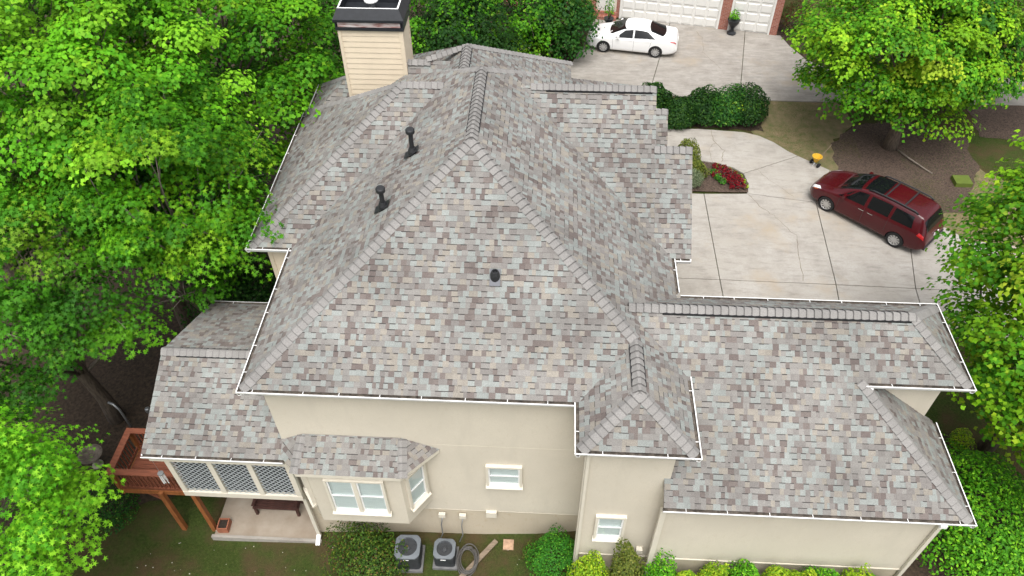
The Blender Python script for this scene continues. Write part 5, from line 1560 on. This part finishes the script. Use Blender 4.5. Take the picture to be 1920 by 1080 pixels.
for i, (x, y) in enumerate(((7.5, 27.1), (7.65, 26.8), (7.35, 27.45))):
    shrub('bedding_plant', (x, y, .08), (.17, .17, .25), 130, .06, 'boxwood', ('middle', 'front', 'back')[i] + ' one of three dark green plants inside the flower bed', GBD)
k = 0
for t in np.linspace(0.12, 1.42, 8):
    for rr in (.72, .98, 1.22):
        x, y = 7.25+rr*1.05*math.cos(t), 26.32+rr*1.38*math.sin(t)
        if y < 26.4 or (rr > 1.2 and k % 3 == 0): k += 1; continue
        shrub('red_bedding_plant', (x+random.uniform(-.05, .05), y+random.uniform(-.05, .05), .08), (.115, .115, .22), 70, .065, 'red', 'dark red leafy bedding plant in the curved flower bed', 'red bedding plants'); k += 1
ORD = ['first', 'second', 'third', 'fourth', 'fifth', 'sixth', 'last']
for q_i, t in enumerate(np.linspace(.12, 1.35, 7)):
    x, y = 7.25+1.42*math.cos(t), 26.32+1.66*math.sin(t)
    shrub('yellow_bedding_plant', (x, y, .08), (.10, .10, .18), 60, .05, 'lime', ORD[q_i] + ' small yellow-green edging plant of the bed, counted from the driveway joint', 'yellow edging plants')
shrub('red_shrub', (13.5, 40.6, nan), (.95, .9, 1.9), 2200, .085, 'redshrub', "dark reddish shrub beside the neighbour's garage pier", None)
GN = "shrubs near the neighbour's entrance"
for (x, y, r, h, pal, lab) in ((1.5, 41.0, .8, 1.6, 'gum', "green shrub below the neighbour's meter box"), (.9, 39.8, .6, 1.0, 'laurel', 'light green shrub at the driveway corner near the sedan bonnet'), (.0, 37.7, .9, 1.5, 'dense', 'shrub with cream flowers behind the rear roof'), (-.9, 36.4, .9, 1.4, 'azalea', 'cream-flowered shrub second from the driveway'), (-2.2, 36.8, 1.0, 1.6, 'dense', 'dark shrub third from the driveway'), (.3, 35.9, .55, .7, 'laurel', 'low leafy plant at the driveway edge behind the gable'), (-3.6, 36.5, 1.1, 1.6, 'azalea', 'olive shrub at the back of the house, farthest from the driveway'), (-2.4, 39.3, 1.1, 1.5, 'olive', 'brownish shrub under the drooping tree')):
    shrub('garden_shrub', (x, y, nan), (r, r, h), 1700, .085, pal, lab, GN, lumps=12, gloss=False)
shrub('potted_plant', (10.0, 40.30, .78), (.30, .30, .6), 200, .09, 'laurel', 'leafy plant with red tips growing in the urn between the garage doors', None)
shrub('potted_plant', (3.15, 40.55, .62), (.28, .28, 1.3), 260, .08, 'gum', 'tall green plant growing in the urn beside the brick steps', None)
shrub('low_shrub', (9.2, 14.9, 4.6 if False else nan), (.9, .45, 1.6), 600, .07, 'laurel', 'green shrub top just showing behind the garage gutter', None)

# cream flowers on the rear shrubs
fl = MB()
for _ in range(90):
    x, y = random.choice(((.0, 37.7), (-.9, 36.4), (.0, 37.5)))
    d = sph(1, .2)[0]; p = np.array([x, y, gz(x, y)+.45]) + d*np.array([.95, .95, 1.05]); s_ = random.uniform(.05, .11)
    fl.lathe([(s_*.5, -.03), (s_, 0), (s_*.6, .05)], tuple(p), 6)
o = fl.build('shrub_blossom', mat('cream_blossom', (.55, .50, .30), .8)); o['kind'] = 'stuff'; tag(o, 'cream blossom scattered over the shrubs behind the roof', 'flowers')

# grass tufts where the lawn is seen close, and fallen petals
def tufts(name, regions, n, label, pal, size):
    P = []
    for (x0, x1, y0, y1) in regions:
        P.append(np.stack([rng.uniform(x0, x1, n), rng.uniform(y0, y1, n)], 1))
    P = np.concatenate(P); z = hgt(P[:, 0], P[:, 1])
    pat = np.sin(P[:, 0]*1.7+np.sin(P[:, 1]*1.3))+np.sin(P[:, 1]*2.1+P[:, 0]*.6)+rng.normal(0, .8, len(P))
    k = pat > -.5; P = P[k]; z = z[k]; n = len(P)
    C3 = np.column_stack([P, z+.03]); nor = rng.normal(0, 1, (n, 3)); nor[:, 2] = np.abs(nor[:, 2])*.5+.25
    me = leaf_mesh(name, C3, nor, size*rng.uniform(.6, 1.3, n), pick(pal, n), 'blade'); me.materials.append(M_leaf)
    o = link(name, me); o['kind'] = 'stuff'; tag(o, label, 'grass'); return o
GREENS['turf'] = [((.045, .070, .014), 3), ((.08, .11, .022), 3), ((.13, .115, .04), 2.2)]
GREENS['turfdry'] = [((.11, .15, .035), 3), ((.17, .18, .06), 2), ((.24, .19, .09), 2)]
GREENS['turfgreen'] = [((.045, .10, .012), 3), ((.07, .15, .018), 3)]
tufts('grass', [(-12.5, -6.6, 7.6, 10.4), (-6.6, 1.0, 7.9, 10.6)], 18000, 'short patchy lawn grass south of the patio and air conditioners', 'turf', .045)
tufts('grass', [(10.0, 14.3, 28.6, 33.5), (15.5, 19.5, 23.6, 27.5)], 16000, 'thin worn lawn grass between hedge and maple', 'turfdry', .05)
tufts('grass', [(10.7, 17.5, 12.3, 18.2), (16, 24, 25, 31)], 14000, 'green lawn grass right of the garage', 'turfgreen', .055)
pt = MB()
for _ in range(90):
    x, y = random.uniform(-12.5, 0), random.uniform(7.8, 10.4)
    if -5.9 < x < -1.5 and y > 9.2: continue
    s_ = random.uniform(.010, .022); z = gz(x, y)+.05; a = random.uniform(0, 6.28)
    pt.add([(x+s_*math.cos(a+q), y+s_*math.sin(a+q), z+random.uniform(0, .01)) for q in (0, 1.6, 3.1, 4.7)], [(0, 1, 2, 3)])
o = pt.build('fallen_petals', mat('petal', (.55, .52, .45), .8)); o['kind'] = 'stuff'; tag(o, 'pale fallen petals scattered on the lawn', 'petals')

# seed spreader, utility lid, dead branch
M_yel = mat('yellow_plastic', (.62, .36, .03), .5, .1, 6)
sp = empty('seed_spreader', (11.98, 28.35, 0), .6, 'yellow wheeled seed spreader at the edge of the driveway', 'spreader')
MB().lathe([(.07, .20), (.20, .46), (.23, .50), (.19, .50), (.06, .26)], n=14).build('hopper', M_yel, sp)
for s_ in (-1, 1):
    Mx = Matrix.Translation((.0, s_*.20, .11)) @ Matrix.Rotation(math.pi/2, 4, 'X')
    MB().lathe([(.11, -.03), (.11, .03)], n=14, M=Mx).build('wheel', M_tyre, sp)
MB().tube([(0, .0, .2), (.35, .0, .45), (.75, .0, .85)], .014, 6).build('handle', M_wood, sp)
MB().tube([(.0, -.2, .11), (.0, .2, .11)], .014, 6).build('axle', M_galv, sp)
MB().tube([(.02, 0, .2), (-.18, 0, .02)], .016, 6).build('stand', M_galv, sp)
tag(MB().box(17.75, 18.45, 27.1, 27.7, -.1, .16).build('utility_lid', mat('green_plastic', (.10, .14, .02), .6, .1, 5)), 'low green utility box lid in the bare lawn behind the minivan', 'utility box')
br = MB(); br.tube([(16.0, 29.6, .06), (16.35, 28.9, .07), (16.75, 28.3, .05), (17.0, 27.9, .06)], [.035, .04, .03, .02], 6)
tag(br.build('fallen_branch', M_twig, smooth=True), 'fallen branch lying on the mulch under the big maple', 'branch')
